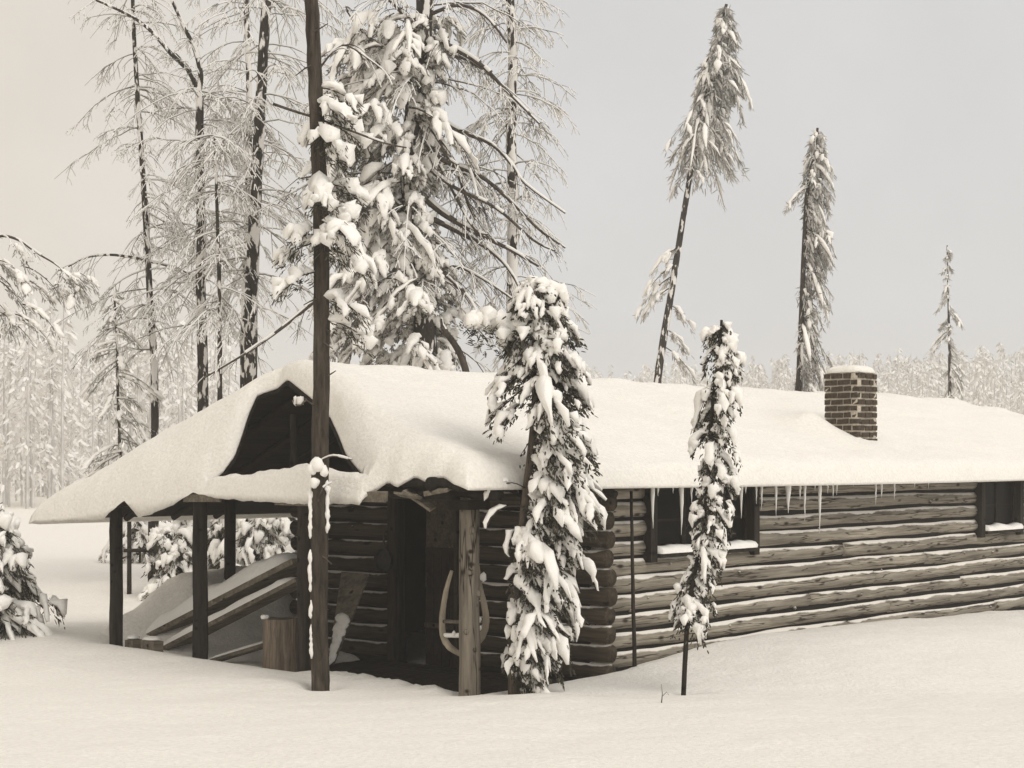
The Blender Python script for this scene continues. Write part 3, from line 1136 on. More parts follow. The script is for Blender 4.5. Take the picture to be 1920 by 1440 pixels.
F = [(i * m_ + j, (i + 1) * m_ + j, (i + 1) * m_ + j + 1, i * m_ + j + 1) for i in range(n - 1) for j in range(m_ - 1)]
mb.add(V, F)
tag(mb.build('snow_drift', M['snow']), 'sloping drift of snow blown in under the left of the porch', 'snow', kind='stuff')

# two wood blocks poking from the drift
for (x, y, w, h, lab) in ((250, 1211, 0.15, 0.2, 'smaller of two grey wood blocks half buried at the left porch post'),
                          (285, 1213, 0.27, 0.19, 'wider of two grey wood blocks half buried in the porch drift')):
    q = on_s(x, y, 0.10)
    p = c2w(q.x, q.y, q.z)
    o = MB()
    o.box((-0.07, -w / 2, -h / 2 - 0.1), (0.07, w / 2, h / 2 - 0.02), jit=0.008)
    e = thing_at('wood_block', (p.x, p.y, p.z), lab, 'wood block')
    o.build('block', M['board'], e, smooth=False)
    o = MB()
    o.blob((0, 0, h / 2), np.diag([0.085, w * 0.52, 0.04]), x * 0.1, 10, 6, 0.08, flat=0.6)
    o.build('snow', M['clump'], e)

# chopping block
q = on_s(525, 1250, 0.45)
p = c2w(q.x, q.y, 0)
e = thing_at('chopping_block', (p.x, p.y, gz(p)), 'upright bark-covered chopping block standing in the porch', 'stump')
mb = MB()
n, sides = 8, 26
V = []
HB = 0.62
for i in range(n):
    z = -0.05 + (HB + 0.05) * i / (n - 1)
    for j in range(sides):
        a = 2 * math.pi * j / sides
        rr = 0.205 * (1 + 0.10 * fbm(math.cos(a) * 4, math.sin(a) * 4, z * 0.8, 3) + (0.03 if j % 3 == 0 else -0.02))
        V.append((rr * math.cos(a), rr * math.sin(a), z + (0.02 * fbm(math.cos(a) * 2, math.sin(a) * 2, 3) if i == n - 1 else 0)))
mb.add(V, [(i * sides + j, i * sides + (j + 1) % sides, (i + 1) * sides + (j + 1) % sides, (i + 1) * sides + j) for i in range(n - 1) for j in range(sides)])
mb.build('bark', M['bark_block'] if 'bark_block' in M else wood_material('block_bark', (0.06, 0.047, 0.036), (0.36, 0.29, 0.22), axis_scale=(26, 26, 2.0), knots=False, bump=1.0), e)
mb = MB()
mb.blob((0, 0, HB - 0.012), np.diag([0.19, 0.19, 0.02]), 1.0, 20, 4, 0.03)
mb.build('cut_face', M['board'], e)
mb = MB()
mb.blob((-0.14, 0.1, HB + 0.02), np.diag([0.05, 0.06, 0.03]), 2.0, 8, 5, 0.15)
mb.build('snow', M['clump'], e)

# tapered board leaning on the wall behind the tall trunk, snow at its foot
q0, q1 = on_s(622, 1245, 1.2), on_s(668, 1075, 1.75)
a, b2 = c2w(*q0), c2w(*q1)
e = empty('tapered_board', a, 0, 'tapered board leaning on the log wall, its lower end caked with snow', 'board')
d = b2 - a
side = Vector((BX, BY, 0))
mb = MB()
nrm = d.cross(side).normalized() * 0.02


def wedge(f0, f1, off, extra=0.0):
    out = []
    for f in (f0, f1):
        w = 0.05 + 0.20 * f + extra
        c = d * f
        for k in (-1, 1):
            for h in (0, 1):
                out.append(tuple(c + side * (k * w) + nrm * (h + off)))
    return out


BOXF = [(0, 2, 3, 1), (4, 5, 7, 6), (0, 1, 5, 4), (2, 6, 7, 3), (1, 3, 7, 5), (0, 4, 6, 2)]
mb.add(wedge(0.0, 1.0, 0), BOXF)
mb.build('board', M['board'], e, smooth=False)
mb = MB()
for i in range(14):
    f = 0.03 + 0.46 * i / 13
    w = 0.05 + 0.2 * f
    sgn = 1 if nrm.y > 0 else -1
    c = d * f + side * rnd.uniform(-0.3, 0.3) * w - nrm * sgn * 1.2
    mb.blob(tuple(c), np.array([tuple(d.normalized() * 0.07), tuple(side * w * 0.8), tuple(nrm.normalized() * 0.022)]), i, 8, 5, 0.15)
mb.build('snow', M['clump'], e)

# round pan hung on the log wall
q = on_s(722, 1050, 2.04)
e = thing_at('hanging_pan', tuple(c2w(q.x, q.y, q.z)), 'round black pan hung on the log wall left of the doorway', 'pan')
mb = MB()
a = np.arange(24) * 2 * math.pi / 24
for r0, x0, r1, x1 in ((0.001, 0.0, 0.13, 0.0), (0.13, 0.0, 0.15, -0.05), (0.15, -0.05, 0.14, -0.05), (0.14, -0.05, 0.125, -0.012), (0.125, -0.012, 0.001, -0.012)):
    V = [(x0, r0 * math.cos(b), r0 * math.sin(b)) for b in a] + [(x1, r1 * math.cos(b), r1 * math.sin(b)) for b in a]
    mb.add(V, [(j, (j + 1) % 24, 24 + (j + 1) % 24, 24 + j) for j in range(24)])
mb.build('bowl', M['iron'], e)
mb = MB()
mb.box((-0.03, -0.014, 0.14), (-0.018, 0.014, 0.34))
mb.build('handle', M['iron'], e, smooth=False)

# bentwood frame (pair of curved runners with rungs) hung behind the corner post
e = thing_at('bentwood_frame', tuple(c2w(0.28, 0.0, 0.3)), 'bentwood hoop frame of curved runners hung round the pale corner post', 'wooden frame')
S0 = 0.24


def curve_part(name, px, rad, mat, s=S0):
    q = [on_s(x, y, s) for x, y in px]
    base = Vector((0.28, 0.0, 0.3))
    # resample with Catmull-Rom
    pts = []
    for i in range(len(q) - 1):
        p0, p1, p2, p3 = q[max(i - 1, 0)], q[i], q[i + 1], q[min(i + 2, len(q) - 1)]
        for k in range(5):
            u = k / 5
            pts.append(0.5 * ((2 * p1) + (p2 - p0) * u + (2 * p0 - 5 * p1 + 4 * p2 - p3) * u * u + (3 * p1 - p0 - 3 * p2 + p3) * u ** 3) - base)
    pts.append(q[-1] - base)
    mb = MB()
    r = 1.35 * np.interp(np.linspace(0, 1, len(pts)), np.linspace(0, 1, len(rad)), rad)
    mb.tube(pts, r, 8, wob=0.06)
    return mb.build(name, mat, e)


curve_part('runner', [(847, 1070), (836, 1110), (829, 1160), (832, 1195), (845, 1215), (866, 1228)], [0.012, 0.02, 0.024, 0.026, 0.026, 0.02], M['bent_wood'])
curve_part('runner', [(893, 1040), (898, 1090), (909, 1140), (911, 1170), (903, 1195), (888, 1212)], [0.016, 0.02, 0.024, 0.026, 0.026, 0.02], M['bent_wood'])
curve_part('rung', [(833, 1191), (870, 1190), (905, 1176)], [0.018, 0.018, 0.018], M['clump'])
curve_part('rung', [(826, 1165), (870, 1166), (912, 1164)], [0.014, 0.014, 0.014], M['pale_post'])
for (x, y, r) in ((906, 1082, 0.045), (851, 1188, 0.03), (899, 1162, 0.03)):
    q = on_s(x, y, S0 - 0.02) - Vector((0.28, 0.0, 0.3))
    mb = MB()
    mb.blob(tuple(q), np.diag([r * 0.7, r * 0.8, r]), x, 8, 6, 0.15)
    mb.build('snow', M['clump'], e)

# thin pole leaning on the long wall
a, b2 = c2w(*on_t(1190, 1248, -0.28)), c2w(*on_t(1183, 922, -0.06))
e = empty('thin_pole', a, 0, 'thin pole leaning upright against the long log wall', 'pole')
mb = MB()
n = 10
pts = [(b2 - a) * (i / (n - 1)) + Vector((0.01 * fbm(i * 0.5, 3), 0, 0)) + Vector((0, 0, -0.1 if i == 0 else 0)) for i in range(n)]
mb.tube(pts, np.linspace(0.024, 0.017, n), 8)
mb.build('shaft', M['post'], e)
mb = MB()
mb.blob(tuple(pts[-1]), np.diag([0.02, 0.02, 0.012]), 1, 6, 4, 0.1)
mb.build('tip', M['board'], e)


# ------------------------------------------------------------------ trees
def catmull(q, per=5):
    q = [Vector(v) for v in q]
    out = []
    for i in range(len(q) - 1):
        p0, p1, p2, p3 = q[max(i - 1, 0)], q[i], q[i + 1], q[min(i + 2, len(q) - 1)]
        for k in range(per):
            u = k / per
            out.append(0.5 * ((2 * p1) + (p2 - p0) * u + (2 * p0 - 5 * p1 + 4 * p2 - p3) * u * u + (3 * p1 - p0 - 3 * p2 + p3) * u ** 3))
    out.append(q[-1])
    return out


class Tree:
    """trunk, branches, needles and lying snow of one tree, each a mesh of its own"""

    def __init__(self, name, label, base, group=None, cat='tree'):
        self.base = Vector(base)
        self.root = empty(name, base, 0, label, cat, group)
        self.trunk = MB()
        self.br = MB()
        self.nd = MB()
        self.sn = MB()
        self.rm = MB()

    def set_trunk(self, pts, r0, r1, sides=10, wob=0.05):
        self.pts = catmull(pts, 6)
        n = len(self.pts)
        self.trunk.tube(self.pts, np.linspace(r0, r1, n), sides, wob=wob)
        self.r0, self.r1 = r0, r1
        return self

    def at(self, f):
        n = len(self.pts) - 1
        x = min(max(f, 0), 1) * n
        i = min(int(x), n - 1)
        return self.pts[i].lerp(self.pts[i + 1], x - i)

    def limb(self, pts, r0, r1=0.004, snow=0.6, twigs=0, tl=0.4, sides=5, rime=True, depth=0, droop=0.5, mb=None):
        """one limb with snow strips along its upper side and drooping twigs"""
        n = len(pts)
        rad = np.linspace(r0, r1, n)
        (mb or self.br).tube(pts, rad, sides, cap=False)
        if snow > 0:
            i = 0
            while i < n - 1:
                if rnd.random() < snow:
                    j = min(n - 1, i + rnd.randint(1, 4))
                    seg = pts[i:j + 1]
                    rr = rad[i:j + 1]
                    h = 0.6 * rr + 0.004
                    sp = [p + Vector((0, 0, float(rr[k] * 0.75 + 0.003))) for k, p in enumerate(seg)]
                    if len(sp) >= 2:
                        self.rm.tube(sp, h * 1.25 * rnd.uniform(0.8, 1.4), 5, cap=False)
                    i = j
                else:
                    i += 1
        for k in range(twigs):
            u = rnd.uniform(0.15, 1.0)
            x = u * (n - 1)
            i = min(int(x), n - 2)
            p = pts[i].lerp(pts[i + 1], x - i)
            tg = (pts[i + 1] - pts[i]).normalized()
            sd = tg.cross(Vector((0, 0, 1)))
            if sd.length < 0.1:
                sd = Vector((1, 0, 0))
            sd.normalize()
            sg = rnd.choice((-1, 1))
            L = tl * (1.15 - 0.75 * u) * rnd.uniform(0.5, 1.2)
            d = (tg * rnd.uniform(0.4, 1.0) + sd * sg * rnd.uniform(0.3, 1.0) + Vector((0, 0, rnd.uniform(-0.35, 0.25)))).normalized()
            m = 5
            q = [p + d * (L * a / (m - 1)) + Vector((0, 0, -droop * L * (a / (m - 1)) ** 2)) for a in range(m)]
            self.limb(q, max(0.0035, r1 * 1.1 + 0.2 * r0 * (1 - u)), 0.0025, snow * 0.8, 3 if depth == 0 and twigs > 5 else 0, tl * 0.4, 4, rime, depth + 1, droop, mb)

    def random_limbs(self, n, f0, f1, length, r=0.014, e0=(-0.1, 0.35), droop=0.45, twigs=7, snow=0.6, az=None, tl=0.5):
        for _ in range(n):
            f = rnd.uniform(f0, f1)
            p = self.at(f)
            L = length(f) * rnd.uniform(0.65, 1.15)
            a = rnd.uniform(0, 2 * math.pi) if az is None else rnd.gauss(*az)
            e = rnd.uniform(*e0)
            d = Vector((math.cos(a) * math.cos(e), math.sin(a) * math.cos(e), math.sin(e)))
            m = 9
            cv = Vector((rnd.uniform(-.15, .15), rnd.uniform(-.15, .15), 0)) * L
            q = [p + d * (L * i / (m - 1)) + cv * (i / (m - 1)) ** 2 + Vector((0, 0, -droop * L * (i / (m - 1)) ** 2 + 0.02 * L * fbm(i * 0.7, L * 9, f * 30))) for i in range(m)]
            self.limb(q, r, 0.004, snow, twigs, tl)

    pads = False

    def pad(self, q, sd, w, h, seed):
        """drooping pad of snow lying along the upper side of a twig"""
        n, sides = len(q), 8
        Q = np.array([tuple(v) for v in q])
        tg = np.gradient(Q, axis=0)
        tg /= np.linalg.norm(tg, axis=1, keepdims=True) + 1e-9
        S = np.array(tuple(sd))[None, :] - tg * (tg @ np.array(tuple(sd)))[:, None]
        S /= np.linalg.norm(S, axis=1, keepdims=True) + 1e-9
        U = np.cross(S, tg)
        U *= np.where(U[:, 2:3] < 0, -1, 1)
        u = np.linspace(0, 1, n)
        shp = np.clip(np.sin(np.pi * (0.08 + 0.84 * u ** 0.8)), 0, 1) ** 0.45
        mod = shp * np.array([1 + 0.75 * fbm(k * 0.55, seed, 1.0, 2) for k in range(n)])
        mod[0] *= 0.45
        mod[-1] *= 0.5
        th = np.arange(sides) * 2 * math.pi / sides
        sn_ = np.where(np.sin(th) < 0, np.sin(th) * 0.4, np.sin(th))
        V = Q[:, None, :] + U[:, None, :] * (h * 0.35 * mod)[:, None, None] + (mod[:, None] * w * 0.5 * np.cos(th)[None, :])[:, :, None] * S[:, None, :] + (mod[:, None] * h * 0.6 * sn_[None, :])[:, :, None] * U[:, None, :]
        V = V.reshape(-1, 3)
        rf = max(0.035, w * 0.5)
        V = V + np.array([tuple(mnoise.noise_vector(Vector(v) / rf)) for v in V]) * min(w, h) * 0.42
        i = np.arange(n - 1)[:, None] * sides
        j = np.arange(sides)[None, :]
        j2 = (j + 1) % sides
        self.sn.add(V, np.stack([i + j, i + j2, i + sides + j2, i + sides + j], -1).reshape(-1, 4))
        b0 = self.sn.nv - n * sides
        self.sn.f.append((sides, (np.arange(sides)[::-1] + b0)[None, :], 0))
        self.sn.f.append((sides, (np.arange(sides) + b0 + (n - 1) * sides)[None, :], 0))

    def bough(self, p, a, L, e, droop, w, h, needles=40, nl=0.09, nw=0.012, clumps=3, frost=0.0, bare=0.0, tipbig=1.25):
        """drooping evergreen bough with sprays of needles and pillows of snow on top"""
        m = 8
        d = Vector((math.cos(a) * math.cos(e), math.sin(a) * math.cos(e), math.sin(e)))
        q = [p + d * (L * i / (m - 1)) + Vector((0, 0, -droop * L * (i / (m - 1)) ** 1.7)) for i in range(m)]
        self.br.tube(q, np.linspace(max(0.006, L * 0.018), 0.003, m), 4, cap=False)
        sd = Vector((-math.sin(a), math.cos(a), 0))
        # needle sprays
        u = nprng.random(needles) ** 0.75
        x = u * (m - 1)
        i = np.minimum(x.astype(int), m - 2)
        Q = np.array([tuple(v) for v in q])
        fr = (x - i)[:, None]
        c = Q[i] * (1 - fr) + Q[i + 1] * fr
        tg = Q[i + 1] - Q[i]
        tg /= np.linalg.norm(tg, axis=1, keepdims=True) + 1e-9
        lat = nprng.normal(size=(needles, 1)) * w * 0.45
        c = c + lat * np.array(tuple(sd)) + np.array([0, 0, -1.0]) * nprng.random((needles, 1)) * h * 1.2
        dd = tg * 0.7 + np.sign(lat) * np.array(tuple(sd)) * nprng.random((needles, 1)) * 0.8 + np.array([0, 0, -0.75]) * nprng.random((needles, 1)) + nprng.normal(size=(needles, 3)) * 0.25
        self.nd.slivers(c, dd, nl * nprng.uniform(0.6, 1.3, needles), nw)
        if self.pads:
            if rnd.random() > bare * 0.6:
                k0, k1 = rnd.choice((0, 1, 2)), rnd.choice((4, 5, 8, 8))
                self.pad(q[k0:k1], sd, w * rnd.uniform(0.6, 1.1), h * rnd.uniform(0.7, 1.1), rnd.random() * 50)
                if k1 < 6:
                    self.pad(q[k1:], sd, w * rnd.uniform(0.7, 1.2), h * rnd.uniform(0.8, 1.2), rnd.random() * 50)
            for k in range(clumps):
                i = rnd.randint(1, m - 2)
                sg = -1 if k % 2 else 1
                tg_ = (q[i + 1] - q[i]).normalized()
                d2 = (tg_ * rnd.uniform(0.5, 0.9) + sd * sg * rnd.uniform(0.5, 0.9) + Vector((0, 0, rnd.uniform(-0.5, 0.1)))).normalized()
                L2_ = L * rnd.uniform(0.25, 0.5)
                q2 = [q[i] + d2 * (L2_ * t_ / 6) + Vector((0, 0, -0.35 * L2_ * (t_ / 6) ** 1.8)) for t_ in range(7)]
                self.br.tube(q2, np.linspace(0.005, 0.002, 7), 4, cap=False)
                nn = max(6, needles // 5)
                ii = nprng.integers(0, 6, nn)
                Q2 = np.array([tuple(v) for v in q2])
                c2 = Q2[ii] + nprng.normal(size=(nn, 3)) * w * 0.10 + np.array([0, 0, -h * 0.2])
                self.nd.slivers(c2, np.array(tuple(d2))[None, :] * 0.5 + nprng.normal(size=(nn, 3)) * 0.45 + np.array([0, 0, -0.3]), nl, nw)
                if rnd.random() > bare:
                    s2 = Vector((-d2.y, d2.x, 0))
                    if s2.length < 0.05:
                        s2 = sd.copy()
                    s2.normalize()
                    self.pad(q2, s2, w * rnd.uniform(0.45, 0.85), h * rnd.uniform(0.5, 0.9), rnd.random() * 50)
            return q
        # snow pillows
        for k in range(clumps):
            if rnd.random() < bare:
                continue
            u = (k + rnd.uniform(0.35, 0.95)) / clumps
            x = u * (m - 1)
            i = min(int(x), m - 2)
            c = q[i].lerp(q[i + 1], x - i)
            tg = (q[i + 1] - q[i]).normalized()
            up = sd.cross(tg)
            if up.z < 0:
                up = -up
            f = (0.65 + (tipbig - 0.65) * u) * rnd.uniform(0.7, 1.25)
            ll = L / clumps * 0.72 * rnd.uniform(0.8, 1.25)
            ww, hh = w * 0.5 * f, h * 0.5 * f
            off = rnd.uniform(-0.25, 0.25) * w
            c = c + up * hh * 0.55 + sd * off
            q_ = min(ww, hh, ll)
            self.sn.blob(tuple(c), np.array([tuple(tg * ll), tuple(sd * ww), tuple(up * hh)]), rnd.random() * 20, 10, 7, 0.15, flat=0.35, rough=q_ * 0.75, rfreq=max(0.05, q_ * 1.1))
            for _ in range(2):
                r_ = q_ * rnd.uniform(0.35, 0.75)
                c2 = c + tg * rnd.uniform(-1.0, 1.1) * ll + sd * rnd.uniform(-1.2, 1.2) * ww - up * rnd.uniform(0.0, 0.5) * hh
                self.sn.blob(tuple(c2), np.array([tuple(tg * r_ * 1.4), tuple(sd * r_), tuple(up * r_ * 0.9)]), rnd.random() * 20, 7, 5, 0.2, rough=r_ * 0.6, rfreq=max(0.04, r_))

    def finish(self, trunk_mat='bark', br_mat='twig', nd_mat='needle', sn_mat='clump', rm_mat='rime'):
        for mb, nm, mt in ((self.trunk, 'trunk', trunk_mat), (self.br, 'branches', br_mat), (self.nd, 'needles', nd_mat),
                           (self.sn, 'snow', sn_mat), (self.rm, 'branch_snow', rm_mat)):
            if mb.nv:
                o = relative(mb, tuple(self.base)).build(nm, M[mt], self.root)
                if nm != 'trunk':
                    o['kind'] = 'stuff'
        return self.root


def ground_pt(p, dz=0.0):
    return Vector((p.x, p.y, gz(p) + dz))


# --- tall dark trunk before the porch
b0 = ground_pt(T1_BASE, -0.15)
Tree.pads = True
T = Tree('pine_tree', 'tall straight dark pine trunk standing right in front of the porch', b0)
T.set_trunk([b0, at(598, 1100, 17.35), at(600, 860, 17.35), at(603, 600, 17.35), at(602, 420, 17.35), at(592, 180, 17.35), at(584, 0, 17.35), at(576, -160, 17.35)], 0.094, 0.066, 16, 0.11)
for (x, y, dx, dy) in ((600, 1040, 22, 18), (590, 760, -20, -14), (612, 705, 18, -10), (595, 560, -26, 12), (590, 330, -30, 6), (588, 120, -34, 22), (585, 60, 30, -16), (600, 640, 24, 14)):
    T.limb([at(x, y, 17.3), at(x + dx * .5, y + dy * .4, 17.25), at(x + dx, y + dy, 17.25)], 0.011, 0.005, 0.0, 0)
T.limb(catmull([at(512, 195, 17.3), at(550, 208, 17.3), at(600, 224, 17.35), at(660, 246, 17.2), at(720, 268, 17.1), at(762, 277, 17.05)], 4), 0.016, 0.008, 0.06, 0)
T.limb(catmull([at(600, 865, 17.3), at(625, 855, 17.2), at(660, 862, 17.1)], 4), 0.012, 0.006, 0.9, 0)
T.limb(catmull([at(596, 940, 17.25), at(606, 915, 17.2), at(622, 905, 17.2)], 3), 0.01, 0.006, 0.3, 0)
T.limb(catmull([at(598, 130, 17.35), at(640, 85, 17.4), at(690, 110, 17.4), at(740, 150, 17.5)], 4), 0.012, 0.005, 0.5, 5, 0.4)
for (x, y, L, a, w, h) in ((608, 235, .30, 0.2, .2, .17), (604, 290, .26, -0.3, .17, .2), (612, 345, .34, 0.1, .24, .15), (606, 385, .34, -0.6, .22, .15), (600, 425, .30, 3.6, .2, .13),
                           (606, 470, .45, -0.2, .22, .12), (600, 455, .4, 2.9, .2, .12), (600, 165, .35, 0.2, .2, .15), (606, 420, .5, -0.9, .25, .15), (604, 510, .4, 3.3, .2, .12), (600, 250, .3, -1.2, .2, .17), (602, 360, .32, -1.5, .22, .16), (604, 440, .34, -1.3, .22, .14), (606, 560, .4, -0.3, .2, .12), (604, 600, .4, 0.2, .2, .12), (600, 200, .3, -0.6, .18, .14)):
    T.bough(at(x, y, 17.35), a, L * 1.25, 0.1, 0.55, w, h, 70, 0.07, 0.012, 3)
# snow frozen to the windward edge of the trunk
for (x, y, r) in [(594, 872, .075), (584, 880, .05), (608, 884, .05), (590, 905, .05)]:
    T.sn.blob(tuple(at(x, y, 17.24)), np.diag([r, r * 0.8, r * 1.1]), x, 9, 6, 0.18)
for (xe, ya, yb) in ((582, 898, 1010), (582, 1030, 1110), (583, 1125, 1160), (584, 1170, 1235), (614, 900, 1000)):
    n = max(5, int((yb - ya) / 5))
    pts = [at(xe + 2.5 * fbm(k * 0.35, xe, ya), ya + (yb - ya) * k / (n - 1), 17.30) for k in range(n)]
    rr = [max(0.004, 0.021 * (1 + 0.9 * fbm(k * 0.45, ya, 3.0)) * min(1, (k + .5) / 2, (n - k - .5) / 2)) for k in range(n)]
    T.sn.tube(pts, rr, 8, wob=0.2)
T.finish('tall_bark')

# --- big pine behind the cabin with long drooping limbs
Y2 = 27.0
b0 = ground_pt(at(795, 900, Y2), -0.2)
Tree.pads = True
T = Tree('pine_tree', 'big snow-clad pine behind the porch roof with long limbs drooping right', b0)
T.set_trunk([b0, at(797, 660, Y2), at(785, 480, Y2), at(770, 330, Y2), at(778, 200, Y2), at(792, 80, Y2), at(800, -60, Y2), at(805, -260, Y2)], 0.20, 0.13, 12, 0.07)
for path, r in (([(800, 70), (840, 85), (900, 120), (950, 170), (1012, 232)], .05), ([(795, 150), (830, 105), (870, 110), (905, 130)], .04), ([(785, 190), (850, 240), (920, 270), (960, 310), (985, 345), (1060, 400)], .034),
                ([(780, 250), (830, 300), (900, 330), (955, 375), (1010, 430), (1060, 465)], .04), ([(775, 350), (830, 400), (900, 440), (960, 470), (1010, 500)], .055),
                ([(770, 390), (850, 430), (905, 460), (950, 500), (985, 560)], .045), ([(785, 300), (850, 350), (930, 390), (1000, 450), (1040, 470)], .03),
                ([(780, 210), (815, 250), (835, 290), (860, 310)], .035), ([(820, 300), (860, 380), (890, 430), (915, 440)], .022), ([(850, 250), (885, 330), (900, 400)], .02),
                ([(860, 330), (880, 390), (895, 430)], .02), ([(770, 420), (720, 330), (700, 290)], .025), ([(770, 400), (735, 370), (700, 300), (680, 250)], .03),
                ([(790, 480), (840, 520), (880, 560), (900, 600)], .03), ([(795, 520), (850, 500), (900, 520), (960, 560)], .025), ([(785, 120), (720, 90), (680, 60), (650, 20)], .03),
                ([(785, 160), (730, 150), (690, 170), (640, 230)], .03), ([(780, 60), (740, 10), (700, -20)], .03), ([(800, 30), (860, 10), (910, 30), (950, 80)], .03), ([(775, 440), (700, 480), (640, 520), (560, 590), (480, 650), (380, 710)], .045)):
    dz = rnd.uniform(-1.2, 0.6)
    q = catmull([at(x, y, Y2 + dz * i / (len(path) - 1)) for i, (x, y) in enumerate(path)], 5)
    T.limb(q, r * 1.2, 0.014, 0.35, 0)
    T.limb(q, r * 0.5, 0.006, 0.2, 13, 0.7)
for _ in range(265):
    f = rnd.random()
    y = 20 + 650 * f
    p = T.at(np.interp(y, [-260, -60, 80, 200, 330, 480, 660, 900], [1, .857, .714, .571, .428, .286, .143, 0.0]))
    a = rnd.uniform(0, 2 * math.pi)
    if rnd.random() < 0.62:
        a = rnd.gauss(3.1, 0.7)
    L = rnd.uniform(0.3, 1.0) if math.cos(a) < 0 else rnd.uniform(0.25, 0.6)
    T.bough(p + Vector((math.cos(a), math.sin(a), 0)) * (rnd.uniform(0, 1.25) if math.cos(a) < 0 else rnd.uniform(0, .3)), a + rnd.gauss(0, .8), L, rnd.uniform(-0.5, 0.45), rnd.uniform(0.35, 1.0), rnd.uniform(.12, .26), rnd.uniform(.09, .18), 42, 0.08, 0.022, rnd.randint(3, 5), bare=0.08)
T.random_limbs(44, 0.12, 0.85, lambda f: 2.1, 0.016, (-0.2, 0.4), 0.5, 10, 0.65)
T.finish('bark_snow', 'twig', 'mid_needle')

Tree.pads = False
# --- slender bare trees at the left and the one right of the big pine
def bare(name, label, px, Y, r0, r1, mat, limbs, f0, f1, L, seed, base_px=None, group=None, snow=0.6, az=None, r=0.012, twigs=8, fork=None, br='frosted_twig'):
    rnd.seed(seed)
    b0 = ground_pt(at(px[0][0], 900, Y), -0.2)
    T = Tree(name, label, b0, group)
    T.set_trunk([b0] + [at(x, y, Y) for x, y in px], r0, r1, 9, 0.06)
    T.random_limbs(limbs, f0, f1, L, r, (-0.25, 0.35), 0.45, twigs, snow, az)
    if fork:
        for path, ra in fork:
            T.limb(catmull([at(x, y, Y) for x, y in path], 5), ra, ra * 0.4, 0.22, 0, mb=T.trunk)
            T.limb(catmull([at(x, y, Y) for x, y in path], 5), ra * 0.3, 0.005, 0.2, 9, 0.7)
    return T, T.finish(mat, br)


G = 'slender bare trees behind the porch'
bare('bare_tree', 'leftmost slender tree trunk with a long arched limb, speckled with snow', [(290, 720), (283, 600), (277, 480), (268, 330), (258, 180), (250, 40), (246, -120)], 30.0, 0.075, 0.03, 'bark_snow', 62, 0.22, 0.98,
     lambda f: 1.9 - 0.9 * f, 11, group=G, fork=[([(275, 488), (215, 478), (165, 482), (128, 500)], .03), ([(276, 490), (320, 500), (360, 515), (390, 525)], .022), ([(290, 655), (260, 655), (235, 650)], .018)])
bare('bare_tree', 'bare tree behind the porch whose trunk forks in two near the top left', [(380, 690), (376, 560), (377, 400), (374, 280), (374, 190), (371, 165)], 29.0, 0.10, 0.06, 'bark_snow', 46, 0.2, 1.0,
     lambda f: 1.7 - 0.4 * f, 12, group=G, fork=[([(372, 175), (355, 135), (320, 100), (285, 60), (245, 30), (180, 0)], .05), ([(372, 172), (376, 140), (366, 95), (345, 50), (318, -10), (300, -60)], .055), ([(366, 165), (356, 130), (330, 100)], .03)])
bare('bare_tree', 'stout dark snow-speckled trunk left of the tall pine, leaning slightly', [(470, 640), (474, 480), (480, 350), (487, 220), (494, 90), (502, -40), (506, -160)], 28.5, 0.12, 0.075, 'bark_snow', 70, 0.2, 0.98,
     lambda f: 2.0 - 0.7 * f, 13, group=G)
bare('bare_tree', 'grey frosted trunk close beside the stout dark one', [(458, 650), (463, 480), (466, 320), (467, 150), (462, 20), (460, -100)], 32.0, 0.085, 0.045, 'bark_snow2', 46, 0.2, 0.98,
     lambda f: 1.6 - 0.5 * f, 14, group=G)
bare('bare_tree', 'thin young trunk standing between the forked tree and the stout one', [(412, 680), (412, 560), (408, 430), (405, 330), (402, 250)], 27.5, 0.045, 0.02, 'bark_snow', 30, 0.3, 1.0,
     lambda f: 1.2 - 0.5 * f, 15, group=G)
bare('bare_tree', 'snow-plastered speckled trunk rising just right of the big pine', [(962, 700), (960, 520), (962, 380), (958, 240), (962, 100), (956, 0), (954, -140)], 28.0, 0.105, 0.07, 'bark_snow2', 64, 0.18, 0.98,
     lambda f: 1.5 - 0.4 * f, 16, group=G)
rnd.seed(77)

# broken snag leaning behind the ridge
a, b2 = at(872, 690, 25.5), at(835, 622, 25.8)
base = ground_pt(at(950, 900, 25.3))
T = Tree('broken_snag', 'short broken dark pole leaning behind the roof ridge', base)
T.set_trunk([base, a.lerp(base, 0.4), a, b2], 0.06, 0.05, 8)
T.limb([b2, b2 + Vector((-0.05, 0, 0.1)), b2 + Vector((-0.06, 0, 0.2))], 0.04, 0.02, 1.0, 0)
T.finish('bark')


def spruce(name, label, px, Y, r0, r1, boughs, f0, f1, length, w, h, seed, nl=0.08, nw=0.012, needles=45, clumps=3, e=(-0.5, 0.1), droop=(0.4, 0.9), az=None, mat='bark', nd='needle', group=None, base=None, bare_=0.1, extra=None, free=lambda f: 0.25, sn='clump', br='twig', pads=False, var=(0.6, 1.15), lim=0.0):
    rnd.seed(seed)
    b0 = base or ground_pt(at(px[0][0], px[0][1], Y), -0.1)
    T = Tree(name, label, b0, group)
    T.pads = pads
    T.set_trunk([b0] + [at(x, y, Y) for x, y in px], r0, r1, 9, 0.05)
    for i in range(boughs):
        f = f0 + (f1 - f0) * (i + rnd.random()) / boughs
        p = T.at(f)
        a = rnd.uniform(0, 2 * math.pi) if az is None or rnd.random() < free(f) else rnd.gauss(*az)
        if lim and f < lim:
            a = max(-1.5, min(1.5, a))
        L = length(f) * rnd.uniform(*var)
        T.bough(p, a, L, rnd.uniform(*e), rnd.uniform(*droop), w * rnd.uniform(0.7, 1.3), h * rnd.uniform(0.7, 1.3), needles, nl, nw, clumps, bare=bare_)
    if extra:
        extra(T)
    T.finish(mat, br, nd, sn)
    return T


